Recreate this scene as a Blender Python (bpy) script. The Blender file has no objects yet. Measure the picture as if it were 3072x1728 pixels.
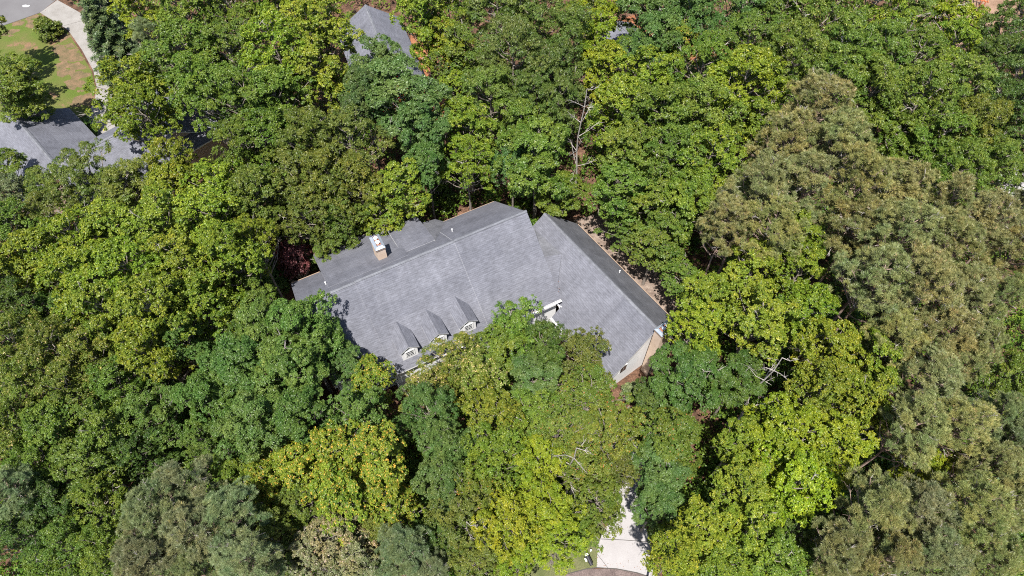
import bpy, math, random
import numpy as np
from mathutils import Vector
sc = bpy.context.scene
C = sc.collection
R = math.radians

# ------------------------------------------------------------------ camera, sky, sun, exposure
CAM_H = 70.0; FPX = 2080.0; PITCH = R(57.5)          # a drone 70 m up, looking 57.5 degrees below the horizon
cd = bpy.data.cameras.new('camera'); cam = bpy.data.objects.new('camera', cd); C.objects.link(cam)
cam.location = (0, 0, CAM_H); cam.rotation_euler = (R(90) - PITCH, 0, 0)
cd.sensor_width = 36.0; cd.lens = 36.0 * FPX / 3072.0; cd.clip_end = 3000; cd.clip_start = 0.5
sc.camera = cam
w = bpy.data.worlds.new('World'); sc.world = w; w.use_nodes = True
nt = w.node_tree; bg = nt.nodes['Background']
sky = nt.nodes.new('ShaderNodeTexSky'); sky.sky_type = 'NISHITA'; sky.sun_disc = False
SUN_EL = R(68); TRAVEL = R(74)                        # light travels towards +Y and a little +X
sky.sun_elevation = SUN_EL; sky.sun_rotation = R(90) - (TRAVEL + math.pi)
nt.links.new(sky.outputs[0], bg.inputs[0]); bg.inputs[1].default_value = 0.075
sl = bpy.data.lights.new('sun', 'SUN'); sl.energy = 5.0; sl.angle = R(0.5); sl.color = (1.0, 0.96, 0.90)
so = bpy.data.objects.new('sun', sl); C.objects.link(so); so.location = (0, 0, 120)
tv = Vector((math.cos(SUN_EL) * math.cos(TRAVEL), math.cos(SUN_EL) * math.sin(TRAVEL), -math.sin(SUN_EL)))
so.rotation_euler = tv.to_track_quat('-Z', 'Y').to_euler()
vs = sc.view_settings; vs.view_transform = 'Standard'; vs.look = 'None'; vs.gamma = 1.0; vs.use_curve_mapping = False
vs.exposure = 1.17
sc.cycles.max_bounces = 6; sc.cycles.diffuse_bounces = 4; sc.cycles.glossy_bounces = 2
sc.cycles.transmission_bounces = 4; sc.cycles.transparent_max_bounces = 4
sc.cycles.use_denoising = False; sc.cycles.filter_width = 1.05

def at(x, y, z=0.0):
    """survey helper: photo pixel (3072 wide) -> the place in the world at height z"""
    a = (x - 1536) / FPX; b = -(y - 864) / FPX
    dy = math.cos(PITCH) + b * math.sin(PITCH); dz = -math.sin(PITCH) + b * math.cos(PITCH)
    t = (z - CAM_H) / dz
    return np.array([a * t, dy * t, z])

# ------------------------------------------------------------------ helpers
def link(o, parent=None):
    C.objects.link(o)
    if parent is not None: o.parent = parent
    return o
def tag(o, label, cat, group=None, kind=None):
    if label: o['label'] = label
    if cat: o['category'] = cat
    if group: o['group'] = group
    if kind: o['kind'] = kind
    return o
def thing(name, label, cat, loc=(0, 0, 0), rz=0.0, group=None):
    o = bpy.data.objects.new(name, None); C.objects.link(o); o.location = loc; o.rotation_euler = (0, 0, rz)
    o.empty_display_size = 0.5
    return tag(o, label, cat, group)

class MB:
    """collects polygons (with a material index and metre UVs) into ONE mesh"""
    def __init__(s): s.v = []; s.f = []; s.m = []; s.uv = []; s.sm = []
    def poly(s, pts, mi=0, uvs=None, smooth=False):
        i = len(s.v); s.v += [tuple(map(float, p)) for p in pts]; s.f.append(list(range(i, i + len(pts)))); s.m.append(mi); s.sm.append(smooth)
        if uvs is None:
            P = [np.array(p, float) for p in pts]
            n = np.zeros(3)
            for k in range(len(P)): n += np.cross(P[k] - P[0], P[(k + 1) % len(P)] - P[0])
            n /= (np.linalg.norm(n) + 1e-9)
            e = np.cross([0, 0, 1.0], n)
            e = np.array([1.0, 0, 0]) if np.linalg.norm(e) < 1e-3 else e / np.linalg.norm(e)
            f = np.cross(n, e); uvs = [(p @ e, p @ f) for p in P]
        s.uv += [tuple(map(float, q)) for q in uvs]
    def slab(s, pts, t, top=0, side=1, d=(0, 0, -1)):
        P = [np.array(p, float) for p in pts]; D = np.array(d, float) * t
        n = np.zeros(3)
        for k in range(len(P)): n += np.cross(P[k] - P[0], P[(k + 1) % len(P)] - P[0])
        if n @ np.array(d, float) > 0: P = P[::-1]
        s.poly(P, top); Q = [p + D for p in P]; s.poly(Q[::-1], side)
        for k in range(len(P)):
            j = (k + 1) % len(P); s.poly([P[k], Q[k], Q[j], P[j]], side)
    def box(s, c, hx, hy, hz, ax=(1, 0), mi=0, top=None):
        c = np.array(c, float); u = np.array([ax[0], ax[1], 0.0]); u /= np.linalg.norm(u); v = np.array([-u[1], u[0], 0])
        p = [c - u * hx - v * hy, c + u * hx - v * hy, c + u * hx + v * hy, c - u * hx + v * hy]
        z = np.array([0, 0, hz]); lo = [q - z for q in p]; hi = [q + z for q in p]
        s.poly(hi, mi if top is None else top); s.poly(lo[::-1], mi)
        for k in range(4):
            j = (k + 1) % 4; s.poly([lo[k], lo[j], hi[j], hi[k]], mi)
    def tube(s, pts, rad, n=6, mi=0, cap=True):
        rings = []
        for k, p in enumerate(pts):
            p = np.array(p, float); a = np.array(pts[max(k - 1, 0)], float); b = np.array(pts[min(k + 1, len(pts) - 1)], float)
            t = b - a; t /= (np.linalg.norm(t) + 1e-9)
            h = np.array([1.0, 0, 0]) if abs(t[2]) > 0.9 else np.array([0, 0, 1.0])
            x = np.cross(t, h); x /= np.linalg.norm(x); y = np.cross(t, x)
            rings.append([p + rad[k] * (math.cos(q) * x + math.sin(q) * y) for q in np.linspace(0, 2 * math.pi, n, endpoint=False)])
        for k in range(len(rings) - 1):
            for j in range(n):
                i = (j + 1) % n
                s.poly([rings[k][j], rings[k + 1][j], rings[k + 1][i], rings[k][i]], mi, [(j / n, k), (j / n, k + 1), ((j + 1) / n, k + 1), ((j + 1) / n, k)], True)
        if cap: s.poly(rings[-1][::-1], mi); s.poly(rings[0], mi)
    def mesh(s, name, mats):
        me = bpy.data.meshes.new(name); me.from_pydata(s.v, [], s.f)
        for m in mats: me.materials.append(m)
        me.polygons.foreach_set('material_index', s.m); me.polygons.foreach_set('use_smooth', s.sm)
        ul = me.uv_layers.new(name='UVMap'); ul.data.foreach_set('uv', np.array(s.uv, np.float32).ravel())
        me.update(); return me
    def build(s, name, mats, parent=None):
        if not isinstance(mats, (list, tuple)): mats = [mats]
        return link(bpy.data.objects.new(name, s.mesh(name, mats)), parent)

# ------------------------------------------------------------------ materials
def newmat(name):
    m = bpy.data.materials.new(name); m.use_nodes = True; n = m.node_tree.nodes; l = m.node_tree.links
    return m, n, l, n['Principled BSDF']
def ramp(n, stops):
    r = n.new('ShaderNodeValToRGB'); e = r.color_ramp.elements
    while len(e) < len(stops): e.new(0.5)
    for k, (p, c) in enumerate(stops): e[k].position = p; e[k].color = (*c, 1)
    return r
def noisy(name, stops, scale=1.0, detail=6, rough=0.85, bump=0.0, coord='Object', scale2=None, dark=(0.6, 1.15), spec=0.3):
    m, n, l, b = newmat(name)
    tc = n.new('ShaderNodeTexCoord'); no = n.new('ShaderNodeTexNoise'); no.inputs['Scale'].default_value = scale
    no.inputs['Detail'].default_value = detail; no.inputs['Roughness'].default_value = 0.65
    l.new(tc.outputs[coord], no.inputs['Vector'])
    r = ramp(n, stops); l.new(no.outputs[0], r.inputs[0]); col = r.outputs[0]
    n2 = n.new('ShaderNodeTexNoise'); n2.inputs['Scale'].default_value = scale2 or scale * 9; n2.inputs['Detail'].default_value = 5
    l.new(tc.outputs[coord], n2.inputs['Vector'])
    mr = n.new('ShaderNodeMapRange'); mr.inputs[1].default_value = .3; mr.inputs[2].default_value = .7
    mr.inputs[3].default_value = dark[0]; mr.inputs[4].default_value = dark[1]; l.new(n2.outputs[0], mr.inputs[0])
    mx = n.new('ShaderNodeVectorMath'); mx.operation = 'SCALE'; l.new(col, mx.inputs[0]); l.new(mr.outputs[0], mx.inputs[3])
    l.new(mx.outputs[0], b.inputs['Base Color']); b.inputs['Roughness'].default_value = rough
    b.inputs['Specular IOR Level'].default_value = spec
    if bump:
        bp = n.new('ShaderNodeBump'); bp.inputs['Strength'].default_value = bump; bp.inputs['Distance'].default_value = 0.1
        l.new(n2.outputs[0], bp.inputs['Height']); l.new(bp.outputs[0], b.inputs['Normal'])
    return m
def plain(name, c, rough=0.6, metal=0.0, var=0.12):
    m, n, l, b = newmat(name)
    tc = n.new('ShaderNodeTexCoord'); no = n.new('ShaderNodeTexNoise'); no.inputs['Scale'].default_value = 3.0; no.inputs['Detail'].default_value = 8
    l.new(tc.outputs['Object'], no.inputs['Vector'])
    r = ramp(n, [(0.3, tuple(x * (1 - var) for x in c)), (0.7, tuple(x * (1 + var) for x in c))]); l.new(no.outputs[0], r.inputs[0])
    l.new(r.outputs[0], b.inputs['Base Color']); b.inputs['Roughness'].default_value = rough; b.inputs['Metallic'].default_value = metal
    return m
def shingles(name, a, c, tint=(1, 1, 1), mottle=(0.84, 1.13)):
    """asphalt shingles: courses and tabs in metre UVs, blotches of granule wear, streaks of dark algae"""
    m, n, l, b = newmat(name)
    uv = n.new('ShaderNodeTexCoord')
    br = n.new('ShaderNodeTexBrick'); br.inputs['Scale'].default_value = 1.0
    br.inputs['Brick Width'].default_value = 0.42; br.inputs['Row Height'].default_value = 0.2
    br.inputs['Mortar Size'].default_value = 0.014; br.inputs['Mortar Smooth'].default_value = 0.3; br.inputs['Bias'].default_value = 0.0
    br.inputs['Color1'].default_value = (*a, 1); br.inputs['Color2'].default_value = (*c, 1)
    br.inputs['Mortar'].default_value = (*[x * 0.86 for x in a], 1)
    l.new(uv.outputs['UV'], br.inputs['Vector'])
    no = n.new('ShaderNodeTexNoise'); no.inputs['Scale'].default_value = 0.5; no.inputs['Detail'].default_value = 9; no.inputs['Roughness'].default_value = 0.75
    l.new(uv.outputs['UV'], no.inputs['Vector'])
    mr = n.new('ShaderNodeMapRange'); mr.inputs[1].default_value = .32; mr.inputs[2].default_value = .68; mr.inputs[3].default_value = mottle[0]; mr.inputs[4].default_value = mottle[1]
    l.new(no.outputs[0], mr.inputs[0])
    mp = n.new('ShaderNodeMapping'); mp.inputs['Scale'].default_value = (1.1, 0.16, 1); l.new(uv.outputs['UV'], mp.inputs[0])
    n2 = n.new('ShaderNodeTexNoise'); n2.inputs['Scale'].default_value = 1.0; n2.inputs['Detail'].default_value = 5; l.new(mp.outputs[0], n2.inputs['Vector'])
    m2 = n.new('ShaderNodeMapRange'); m2.inputs[1].default_value = .3; m2.inputs[2].default_value = .75; m2.inputs[3].default_value = 1.06; m2.inputs[4].default_value = .84
    l.new(n2.outputs[0], m2.inputs[0])
    n3 = n.new('ShaderNodeTexNoise'); n3.inputs['Scale'].default_value = 1.0; n3.inputs['Detail'].default_value = 4
    mq = n.new('ShaderNodeMapping'); mq.inputs['Scale'].default_value = (1.6, 6.0, 1); l.new(uv.outputs['UV'], mq.inputs[0]); l.new(mq.outputs[0], n3.inputs['Vector'])
    m3 = n.new('ShaderNodeMapRange'); m3.inputs[1].default_value = .3; m3.inputs[2].default_value = .7; m3.inputs[3].default_value = .80; m3.inputs[4].default_value = 1.20
    l.new(n3.outputs[0], m3.inputs[0])
    q = n.new('ShaderNodeMath'); q.operation = 'MULTIPLY'; l.new(mr.outputs[0], q.inputs[0]); l.new(m2.outputs[0], q.inputs[1])
    q2 = n.new('ShaderNodeMath'); q2.operation = 'MULTIPLY'; l.new(q.outputs[0], q2.inputs[0]); l.new(m3.outputs[0], q2.inputs[1])
    mx = n.new('ShaderNodeVectorMath'); mx.operation = 'SCALE'; l.new(br.outputs[0], mx.inputs[0]); l.new(q2.outputs[0], mx.inputs[3])
    b2 = n.new('ShaderNodeTexBrick'); b2.inputs['Scale'].default_value = 1.0; b2.inputs['Brick Width'].default_value = 4.7; b2.inputs['Row Height'].default_value = 1.9; b2.offset = 0.37
    b2.inputs['Mortar Size'].default_value = 0.0; b2.inputs['Color1'].default_value = (0.90, 0.905, 0.92, 1); b2.inputs['Color2'].default_value = (1.07, 1.07, 1.07, 1); l.new(uv.outputs['UV'], b2.inputs['Vector'])
    mt = n.new('ShaderNodeVectorMath'); mt.operation = 'MULTIPLY'; l.new(mx.outputs[0], mt.inputs[0]); l.new(b2.outputs[0], mt.inputs[1])
    l.new(mt.outputs[0], b.inputs['Base Color']); b.inputs['Roughness'].default_value = 0.8; b.inputs['Specular IOR Level'].default_value = 0.25
    bp = n.new('ShaderNodeBump'); bp.inputs['Strength'].default_value = 0.5; bp.inputs['Distance'].default_value = 0.02
    l.new(br.outputs[1], bp.inputs['Height']); bp.invert = True; l.new(bp.outputs[0], b.inputs['Normal'])
    return m

def leafmat(name, dark, light, tip, tipamt=0.15, trans=0.36, glint=0.3):
    """leaf attribute: R = random per leaf, G = random per clump, B = new growth at the clump's outside"""
    m, n, l, b = newmat(name)
    at_ = n.new('ShaderNodeAttribute'); at_.attribute_name = 'leaf'
    sp = n.new('ShaderNodeSeparateColor'); l.new(at_.outputs['Color'], sp.inputs[0])
    oi = n.new('ShaderNodeObjectInfo')
    a1 = n.new('ShaderNodeMath'); a1.operation = 'MULTIPLY_ADD'; l.new(sp.outputs[0], a1.inputs[0]); a1.inputs[1].default_value = 0.55; a1.inputs[2].default_value = 0.0
    a2 = n.new('ShaderNodeMath'); a2.operation = 'MULTIPLY_ADD'; l.new(sp.outputs[1], a2.inputs[0]); a2.inputs[1].default_value = 0.45; l.new(a1.outputs[0], a2.inputs[2])
    rp = ramp(n, [(0.12, dark), (0.88, light)]); l.new(a2.outputs[0], rp.inputs[0])
    th = n.new('ShaderNodeMapRange'); th.inputs[1].default_value = 1 - tipamt; th.inputs[2].default_value = 1 - tipamt * 0.5; l.new(sp.outputs[2], th.inputs[0])
    mx = n.new('ShaderNodeMix'); mx.data_type = 'RGBA'; l.new(th.outputs[0], mx.inputs['Factor']); l.new(rp.outputs[0], mx.inputs['A']); mx.inputs['B'].default_value = (*tip, 1)
    tc = n.new('ShaderNodeTexCoord'); ns = n.new('ShaderNodeTexNoise'); ns.inputs['Scale'].default_value = 0.42; ns.inputs['Detail'].default_value = 3
    l.new(tc.outputs['Object'], ns.inputs['Vector'])
    dr = ramp(n, [(0.34, (0.80, 0.94, 0.95)), (0.5, (1, 1, 1)), (0.66, (1.22, 1.08, 1.0))]); l.new(ns.outputs[0], dr.inputs[0])
    vr = n.new('ShaderNodeMapRange'); vr.inputs[3].default_value = 0.88; vr.inputs[4].default_value = 1.12; l.new(oi.outputs['Random'], vr.inputs[0])
    s1 = n.new('ShaderNodeVectorMath'); s1.operation = 'MULTIPLY'; l.new(mx.outputs['Result'], s1.inputs[0]); l.new(oi.outputs['Color'], s1.inputs[1])
    s0 = n.new('ShaderNodeVectorMath'); s0.operation = 'MULTIPLY'; l.new(s1.outputs[0], s0.inputs[0]); l.new(dr.outputs[0], s0.inputs[1]); s1 = s0
    s2 = n.new('ShaderNodeVectorMath'); s2.operation = 'SCALE'; l.new(s1.outputs[0], s2.inputs[0]); l.new(vr.outputs[0], s2.inputs[3])
    l.new(s2.outputs[0], b.inputs['Base Color']); b.inputs['Roughness'].default_value = 0.42; b.inputs['Specular IOR Level'].default_value = glint
    tr = n.new('ShaderNodeBsdfTranslucent')
    s3 = n.new('ShaderNodeVectorMath'); s3.operation = 'MULTIPLY'; l.new(s2.outputs[0], s3.inputs[0]); s3.inputs[1].default_value = (1.3, 1.35, 0.35)
    l.new(s3.outputs[0], tr.inputs['Color'])
    ms = n.new('ShaderNodeMixShader'); ms.inputs[0].default_value = trans
    l.new(b.outputs[0], ms.inputs[1]); l.new(tr.outputs[0], ms.inputs[2])
    l.new(ms.outputs[0], n['Material Output'].inputs['Surface'])
    return m

M = dict(
    white=plain('white_paint', (0.80, 0.80, 0.80), 0.5, 0, 0.03), siding=plain('white_siding', (0.74, 0.74, 0.75), 0.6, 0, 0.04),
    tan=noisy('tan_stucco', [(0.3, (0.50, 0.38, 0.29)), (0.7, (0.60, 0.47, 0.37))], 1.2, rough=0.9, dark=(0.9, 1.08)),
    metal=plain('galvanised_metal', (0.42, 0.46, 0.52), 0.38, 0.6), rust=plain('rusty_metal', (0.25, 0.10, 0.05), 0.8, 0.2),
    dark=plain('black_plastic', (0.02, 0.02, 0.025), 0.45), glass=plain('dark_glass', (0.02, 0.025, 0.03), 0.12),
    fascia=plain('weathered_fascia', (0.24, 0.17, 0.12), 0.8), red=plain('red_paint', (0.45, 0.05, 0.03), 0.5),
    orange=plain('orange_stained_timber', (0.42, 0.13, 0.05), 0.7), salmon=plain('salmon_cloth', (0.55, 0.14, 0.10), 0.8),
    joint=plain('joint_tar', (0.05, 0.045, 0.04), 0.9),
    bark=noisy('grey_bark', [(0.3, (0.13, 0.105, 0.085)), (0.7, (0.27, 0.24, 0.21))], 3.0, rough=0.95, dark=(0.7, 1.2)),
    pale_bark=noisy('pale_bark', [(0.3, (0.22, 0.19, 0.17)), (0.7, (0.40, 0.37, 0.34))], 3.0, rough=0.95),
    pine_bark=noisy('pine_bark', [(0.3, (0.20, 0.13, 0.10)), (0.7, (0.40, 0.30, 0.25))], 3.0, rough=0.95),
    roof=shingles('grey_shingles', (0.113, 0.115, 0.134), (0.124, 0.127, 0.148)),
    roof_worn_shaded=shingles('worn_shaded_grey_shingles', (0.101, 0.103, 0.115), (0.116, 0.118, 0.131), mottle=(0.74, 1.12)),  # darker shingles: stain and wear, plus shade coloured into the garage's right slope
    cap=shingles('ridge_shingles', (0.124, 0.128, 0.143), (0.139, 0.143, 0.159)),
    roof_light=shingles('light_grey_shingles', (0.123, 0.124, 0.145), (0.143, 0.145, 0.170)),
    asphalt=noisy('street_asphalt', [(0.3, (0.100, 0.095, 0.098)), (0.7, (0.124, 0.120, 0.123))], 0.25, rough=0.9, scale2=14, dark=(0.88, 1.1)),
    asphalt_red=noisy('old_reddish_asphalt', [(0.35, (0.083, 0.062, 0.058)), (0.65, (0.141, 0.108, 0.100))], 1.1, rough=0.92, scale2=9, dark=(0.6, 1.3)),
    concrete=noisy('old_concrete', [(0.3, (0.170, 0.158, 0.145)), (0.7, (0.232, 0.220, 0.207))], 0.5, rough=0.9, scale2=7, dark=(0.85, 1.1)),
    concrete_new=noisy('pale_concrete', [(0.3, (0.241, 0.228, 0.228)), (0.7, (0.278, 0.266, 0.266))], 0.7, rough=0.9, scale2=8, dark=(0.93, 1.05)),
    sand=noisy('pale_gravel', [(0.35, (0.116, 0.083, 0.066)), (0.65, (0.232, 0.183, 0.149))], 1.2, rough=0.95, scale2=12, dark=(0.6, 1.2)),
    litter=noisy('leaf_litter', [(0.32, (0.029, 0.018, 0.011)), (0.5, (0.087, 0.046, 0.028)), (0.68, (0.158, 0.087, 0.056))], 0.7, rough=1.0, scale2=6, dark=(0.45, 1.35), bump=0.6),
    soil=noisy('scuffed_soil', [(0.35, (0.083, 0.071, 0.033)), (0.65, (0.166, 0.104, 0.062))], 0.9, rough=1.0, scale2=9, dark=(0.6, 1.3), bump=0.4),
    clay=noisy('orange_clay', [(0.35, (0.166, 0.062, 0.028)), (0.65, (0.266, 0.116, 0.058))], 0.8, rough=1.0, scale2=8, dark=(0.7, 1.2), bump=0.4),
    dirt=noisy('pinkish_dirt', [(0.35, (0.149, 0.091, 0.058)), (0.65, (0.241, 0.158, 0.108))], 0.6, rough=1.0, scale2=7, dark=(0.7, 1.2), bump=0.4),
    lawn=noisy('patchy_lawn', [(0.42, (0.066, 0.095, 0.013)), (0.58, (0.091, 0.095, 0.025)), (0.62, (0.158, 0.095, 0.054))], 0.22, rough=1.0, scale2=9, dark=(0.6, 1.3), bump=0.5),
    lawn_dry=noisy('dry_lawn', [(0.36, (0.071, 0.083, 0.029)), (0.6, (0.108, 0.108, 0.050)), (0.72, (0.174, 0.108, 0.066))], 0.6, rough=1.0, scale2=10, dark=(0.65, 1.3), bump=0.5),
)
SP = dict(   # leaf materials: dark leaf, light leaf, new growth colour
    Y=leafmat('yellow_green_leaves', (0.053, 0.098, 0.008), (0.216, 0.271, 0.024), (0.36, 0.37, 0.05), 0.20),
    G=leafmat('mid_green_leaves', (0.041, 0.082, 0.009), (0.163, 0.224, 0.031), (0.27, 0.31, 0.06), 0.14),
    H=leafmat('muted_green_leaves', (0.036, 0.070, 0.010), (0.133, 0.189, 0.038), (0.22, 0.25, 0.07), 0.14),
    K=leafmat('soft_green_leaves', (0.038, 0.081, 0.011), (0.138, 0.207, 0.044), (0.22, 0.27, 0.07), 0.12),
    B=leafmat('blue_green_leaves', (0.036, 0.077, 0.014), (0.119, 0.193, 0.052), (0.19, 0.24, 0.07), 0.12),
    O=leafmat('olive_leaves', (0.043, 0.072, 0.009), (0.163, 0.189, 0.033), (0.29, 0.29, 0.08), 0.14),
    D=leafmat('dark_green_leaves', (0.022, 0.054, 0.009), (0.100, 0.158, 0.028), (0.17, 0.21, 0.06), 0.12),
    P=leafmat('olive_pine_needles', (0.062, 0.074, 0.022), (0.237, 0.241, 0.082), (0.30, 0.20, 0.10), 0.12, trans=0.2),
    Q=leafmat('grey_green_pine_needles', (0.055, 0.076, 0.028), (0.172, 0.198, 0.086), (0.26, 0.25, 0.08), 0.10, trans=0.2),
    L=leafmat('lime_leaves', (0.068, 0.116, 0.007), (0.264, 0.310, 0.020), (0.40, 0.40, 0.05), 0.15),
    E=leafmat('green_leaves_with_red_tips', (0.047, 0.084, 0.009), (0.178, 0.215, 0.031), (0.46, 0.15, 0.05), 0.11),
    N=leafmat('yellow_green_leaves_with_orange_tips', (0.068, 0.120, 0.010), (0.226, 0.275, 0.029), (0.62, 0.38, 0.07), 0.24),
    W=leafmat('cream_tasselled_leaves', (0.070, 0.105, 0.012), (0.210, 0.240, 0.038), (0.62, 0.48, 0.23), 0.24),
    T=leafmat('speckled_green_leaves_with_tan_tips', (0.044, 0.080, 0.009), (0.182, 0.215, 0.033), (0.50, 0.40, 0.17), 0.16),
    C=leafmat('dark_conifer_sprays', (0.035, 0.062, 0.024), (0.100, 0.138, 0.052), (0.14, 0.17, 0.06), 0.2, trans=0.1),
    J=leafmat('grey_brown_juniper_sprays', (0.070, 0.076, 0.028), (0.196, 0.196, 0.077), (0.31, 0.24, 0.18), 0.22, trans=0.1),
    U=leafmat('burgundy_leaves', (0.070, 0.026, 0.028), (0.190, 0.080, 0.078), (0.25, 0.11, 0.09), 0.2),
    S=leafmat('undergrowth_leaves', (0.030, 0.070, 0.008), (0.13, 0.20, 0.022), (0.26, 0.28, 0.05), 0.10),
)

# ------------------------------------------------------------------ foliage generators
def unit(a): return a / (np.linalg.norm(a, axis=-1, keepdims=True) + 1e-9)
def leaf_mesh(name, tips, nrm, clump, k, L, W, rng, droop=0.25, spread=1.0, jit=0.35, out=None):
    """k leaves radiate from each twig tip round its axis; every leaf is one small folded diamond"""
    n = len(tips); T = np.repeat(tips, k, 0); N = unit(np.repeat(nrm, k, 0) + rng.normal(0, jit, (n * k, 3)))
    h = unit(np.cross(N, rng.normal(0, 1, (n * k, 3))))
    t = unit(h * spread - np.array([0, 0, 1.0]) * droop + N * rng.uniform(0.0, 0.5, (n * k, 1)))
    b = unit(np.cross(N, t)); nn = np.cross(t, b)
    s = rng.uniform(0.7, 1.25, (n * k, 1)); l = L * s; wd = W * s
    p0 = T; p2 = T + t * l; mid = T + t * l * 0.45 + nn * wd * 0.15
    v = np.stack([p0, mid + b * wd * 0.5, p2, mid - b * wd * 0.5], 1).reshape(-1, 3).astype(np.float32)
    m = n * k
    col = np.ones((m, 4), np.float32); col[:, 0] = rng.random(m); col[:, 1] = np.repeat(clump, k)
    tipr = np.repeat(rng.random(n), k) * 0.75 + rng.random(m) * 0.25
    if out is not None: tipr = tipr * np.repeat(out, k)
    col[:, 2] = tipr
    me = bpy.data.meshes.new(name); me.vertices.add(4 * m); me.vertices.foreach_set('co', v.ravel())
    me.loops.add(4 * m); me.loops.foreach_set('vertex_index', np.arange(4 * m, dtype=np.int32))
    me.polygons.add(m); me.polygons.foreach_set('loop_start', np.arange(0, 4 * m, 4, dtype=np.int32))
    ca = me.color_attributes.new('leaf', 'FLOAT_COLOR', 'POINT'); ca.data.foreach_set('color', np.repeat(col, 4, 0).ravel())
    me.update(calc_edges=True)
    return me

def crown_points(rng, Rc, Hc, n_lobe, lobe_r, n_sub, sub_r, n_tip, low=0.0, shape=1.0):
    """crown -> lobes on limbs -> small clumps -> twig tips. Origin = crown's foot; z up."""
    lobes = []; tries = 0
    while len(lobes) < n_lobe and tries < 4000:
        tries += 1
        zt = rng.uniform(low, 1.0) ** 0.85; a = rng.uniform(0, 2 * math.pi)
        env = math.sqrt(max(0.0, 1 - ((zt - 0.30) / 0.72) ** 2)) if zt > 0.30 else 0.75 + 0.25 * zt / 0.30
        rr = env * (rng.uniform(0.0, 1.0) ** 0.45) * shape * (1 + 0.16 * math.sin(3 * a + zt * 5))
        p = np.array([math.cos(a) * rr * (Rc - lobe_r * 0.7), math.sin(a) * rr * (Rc - lobe_r * 0.7), zt * (Hc - lobe_r * 0.8)])
        r = lobe_r * rng.uniform(0.7, 1.25) * (1.0 if zt < 0.75 else 0.8)
        if all(np.linalg.norm((p - q) * (1, 1, 1.15)) > 0.80 * (r + s) * 0.80 for q, s in lobes): lobes.append((p, r))
    tips = []; nr = []; cl = []; od = []
    for p, r in lobes:
        tint = rng.random()
        d = unit(rng.normal(0, 1, (n_sub * 2, 3))); d = d[d[:, 2] > -0.35][:n_sub]
        outw = unit(p * (1, 1, 0.3) + (0, 0, 0.5)); d = unit(d + outw * 0.25)
        sc_ = p + d * r * rng.uniform(0.75, 1.08, (len(d), 1)) * (1, 1, 0.72)
        for c, dd in zip(sc_, d):
            rs = sub_r * rng.uniform(0.65, 1.3)
            e = unit(rng.normal(0, 1, (n_tip, 3)) + dd * 0.7 + (0, 0, 0.45))
            q = c + e * rs * rng.uniform(0.45, 1.1, (n_tip, 1)) * (1, 1, 0.7)
            tips.append(q); nr.append(unit(e * 0.5 + dd * 0.3 + (0, 0, 0.8))); cl.append(np.full(n_tip, 0.6 * rng.random() + 0.4 * tint))
            od.append(np.clip(0.45 + 0.55 * (e @ dd) + 0.35, 0, 1))
    return lobes, np.concatenate(tips), np.concatenate(nr), np.concatenate(cl), np.concatenate(od)

def limbs_mesh(name, rng, lobes, foot, r0, mats, twigs=0, twig_mi=0, lean=(0, 0)):
    """tapered trunk from the ground up through the crown, one limb to every lobe, a few bare twigs"""
    b = MB(); top = max(p[2] for p, r in lobes) + foot - 0.4
    tp = []; n = 8
    for k in range(n + 1):
        z = top * k / n; tp.append(np.array([0.12 * math.sin(k * 1.3) * k / n + lean[0] * (1 - k / n), 0.12 * math.cos(k * 1.7) * k / n + lean[1] * (1 - k / n), z]))
    b.tube(tp, [r0 * (1.25 if k == 0 else 1) * (1 - 0.88 * k / n) for k in range(n + 1)], 7)
    for i, (p, r) in enumerate(lobes):
        q = p + (0, 0, foot); zs = max(foot * 0.55, q[2] - 0.55 * np.hypot(*q[:2]) - 0.8); k = min(zs / top * n, n - 0.01); k0 = int(k)
        s = tp[k0] + (tp[k0 + 1] - tp[k0]) * (k - k0)
        m1 = s + (q - s) * 0.5 + (0, 0, -0.25) + rng.normal(0, 0.15, 3)
        rb = r0 * 0.42 * (1 - 0.6 * zs / top) + 0.02
        b.tube([s, m1, q], [rb, rb * 0.7, 0.025], 5)
        for _ in range(3):
            e = unit(rng.normal(0, 1, 3) + (0, 0, 0.3)); b.tube([m1 * 0.35 + q * 0.65, q + e * r * 0.6, q + e * r * 1.0], [rb * 0.4, 0.02, 0.008], 3, cap=False)
    for _ in range(twigs):
        p, r = lobes[rng.integers(len(lobes))]; q = p + (0, 0, foot)
        a = unit(unit(p * (1, 1, 0)) * 0.7 + rng.normal(0, 0.7, 3) + (0, 0, 0.5)); s = q + a * r * 0.2
        L_ = r * rng.uniform(0.9, 1.5); m1 = s + a * L_ * 0.6 + rng.normal(0, 0.12, 3); e = s + a * L_ + rng.normal(0, 0.15, 3)
        b.tube([s, m1, e], [0.05, 0.035, 0.012], 4, twig_mi, cap=False)
        for _ in range(3):
            b.tube([m1, m1 + unit(a + rng.normal(0, 0.6, 3)) * L_ * 0.5], [0.025, 0.008], 3, twig_mi, cap=False)
    return b.mesh(name, mats)

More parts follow.
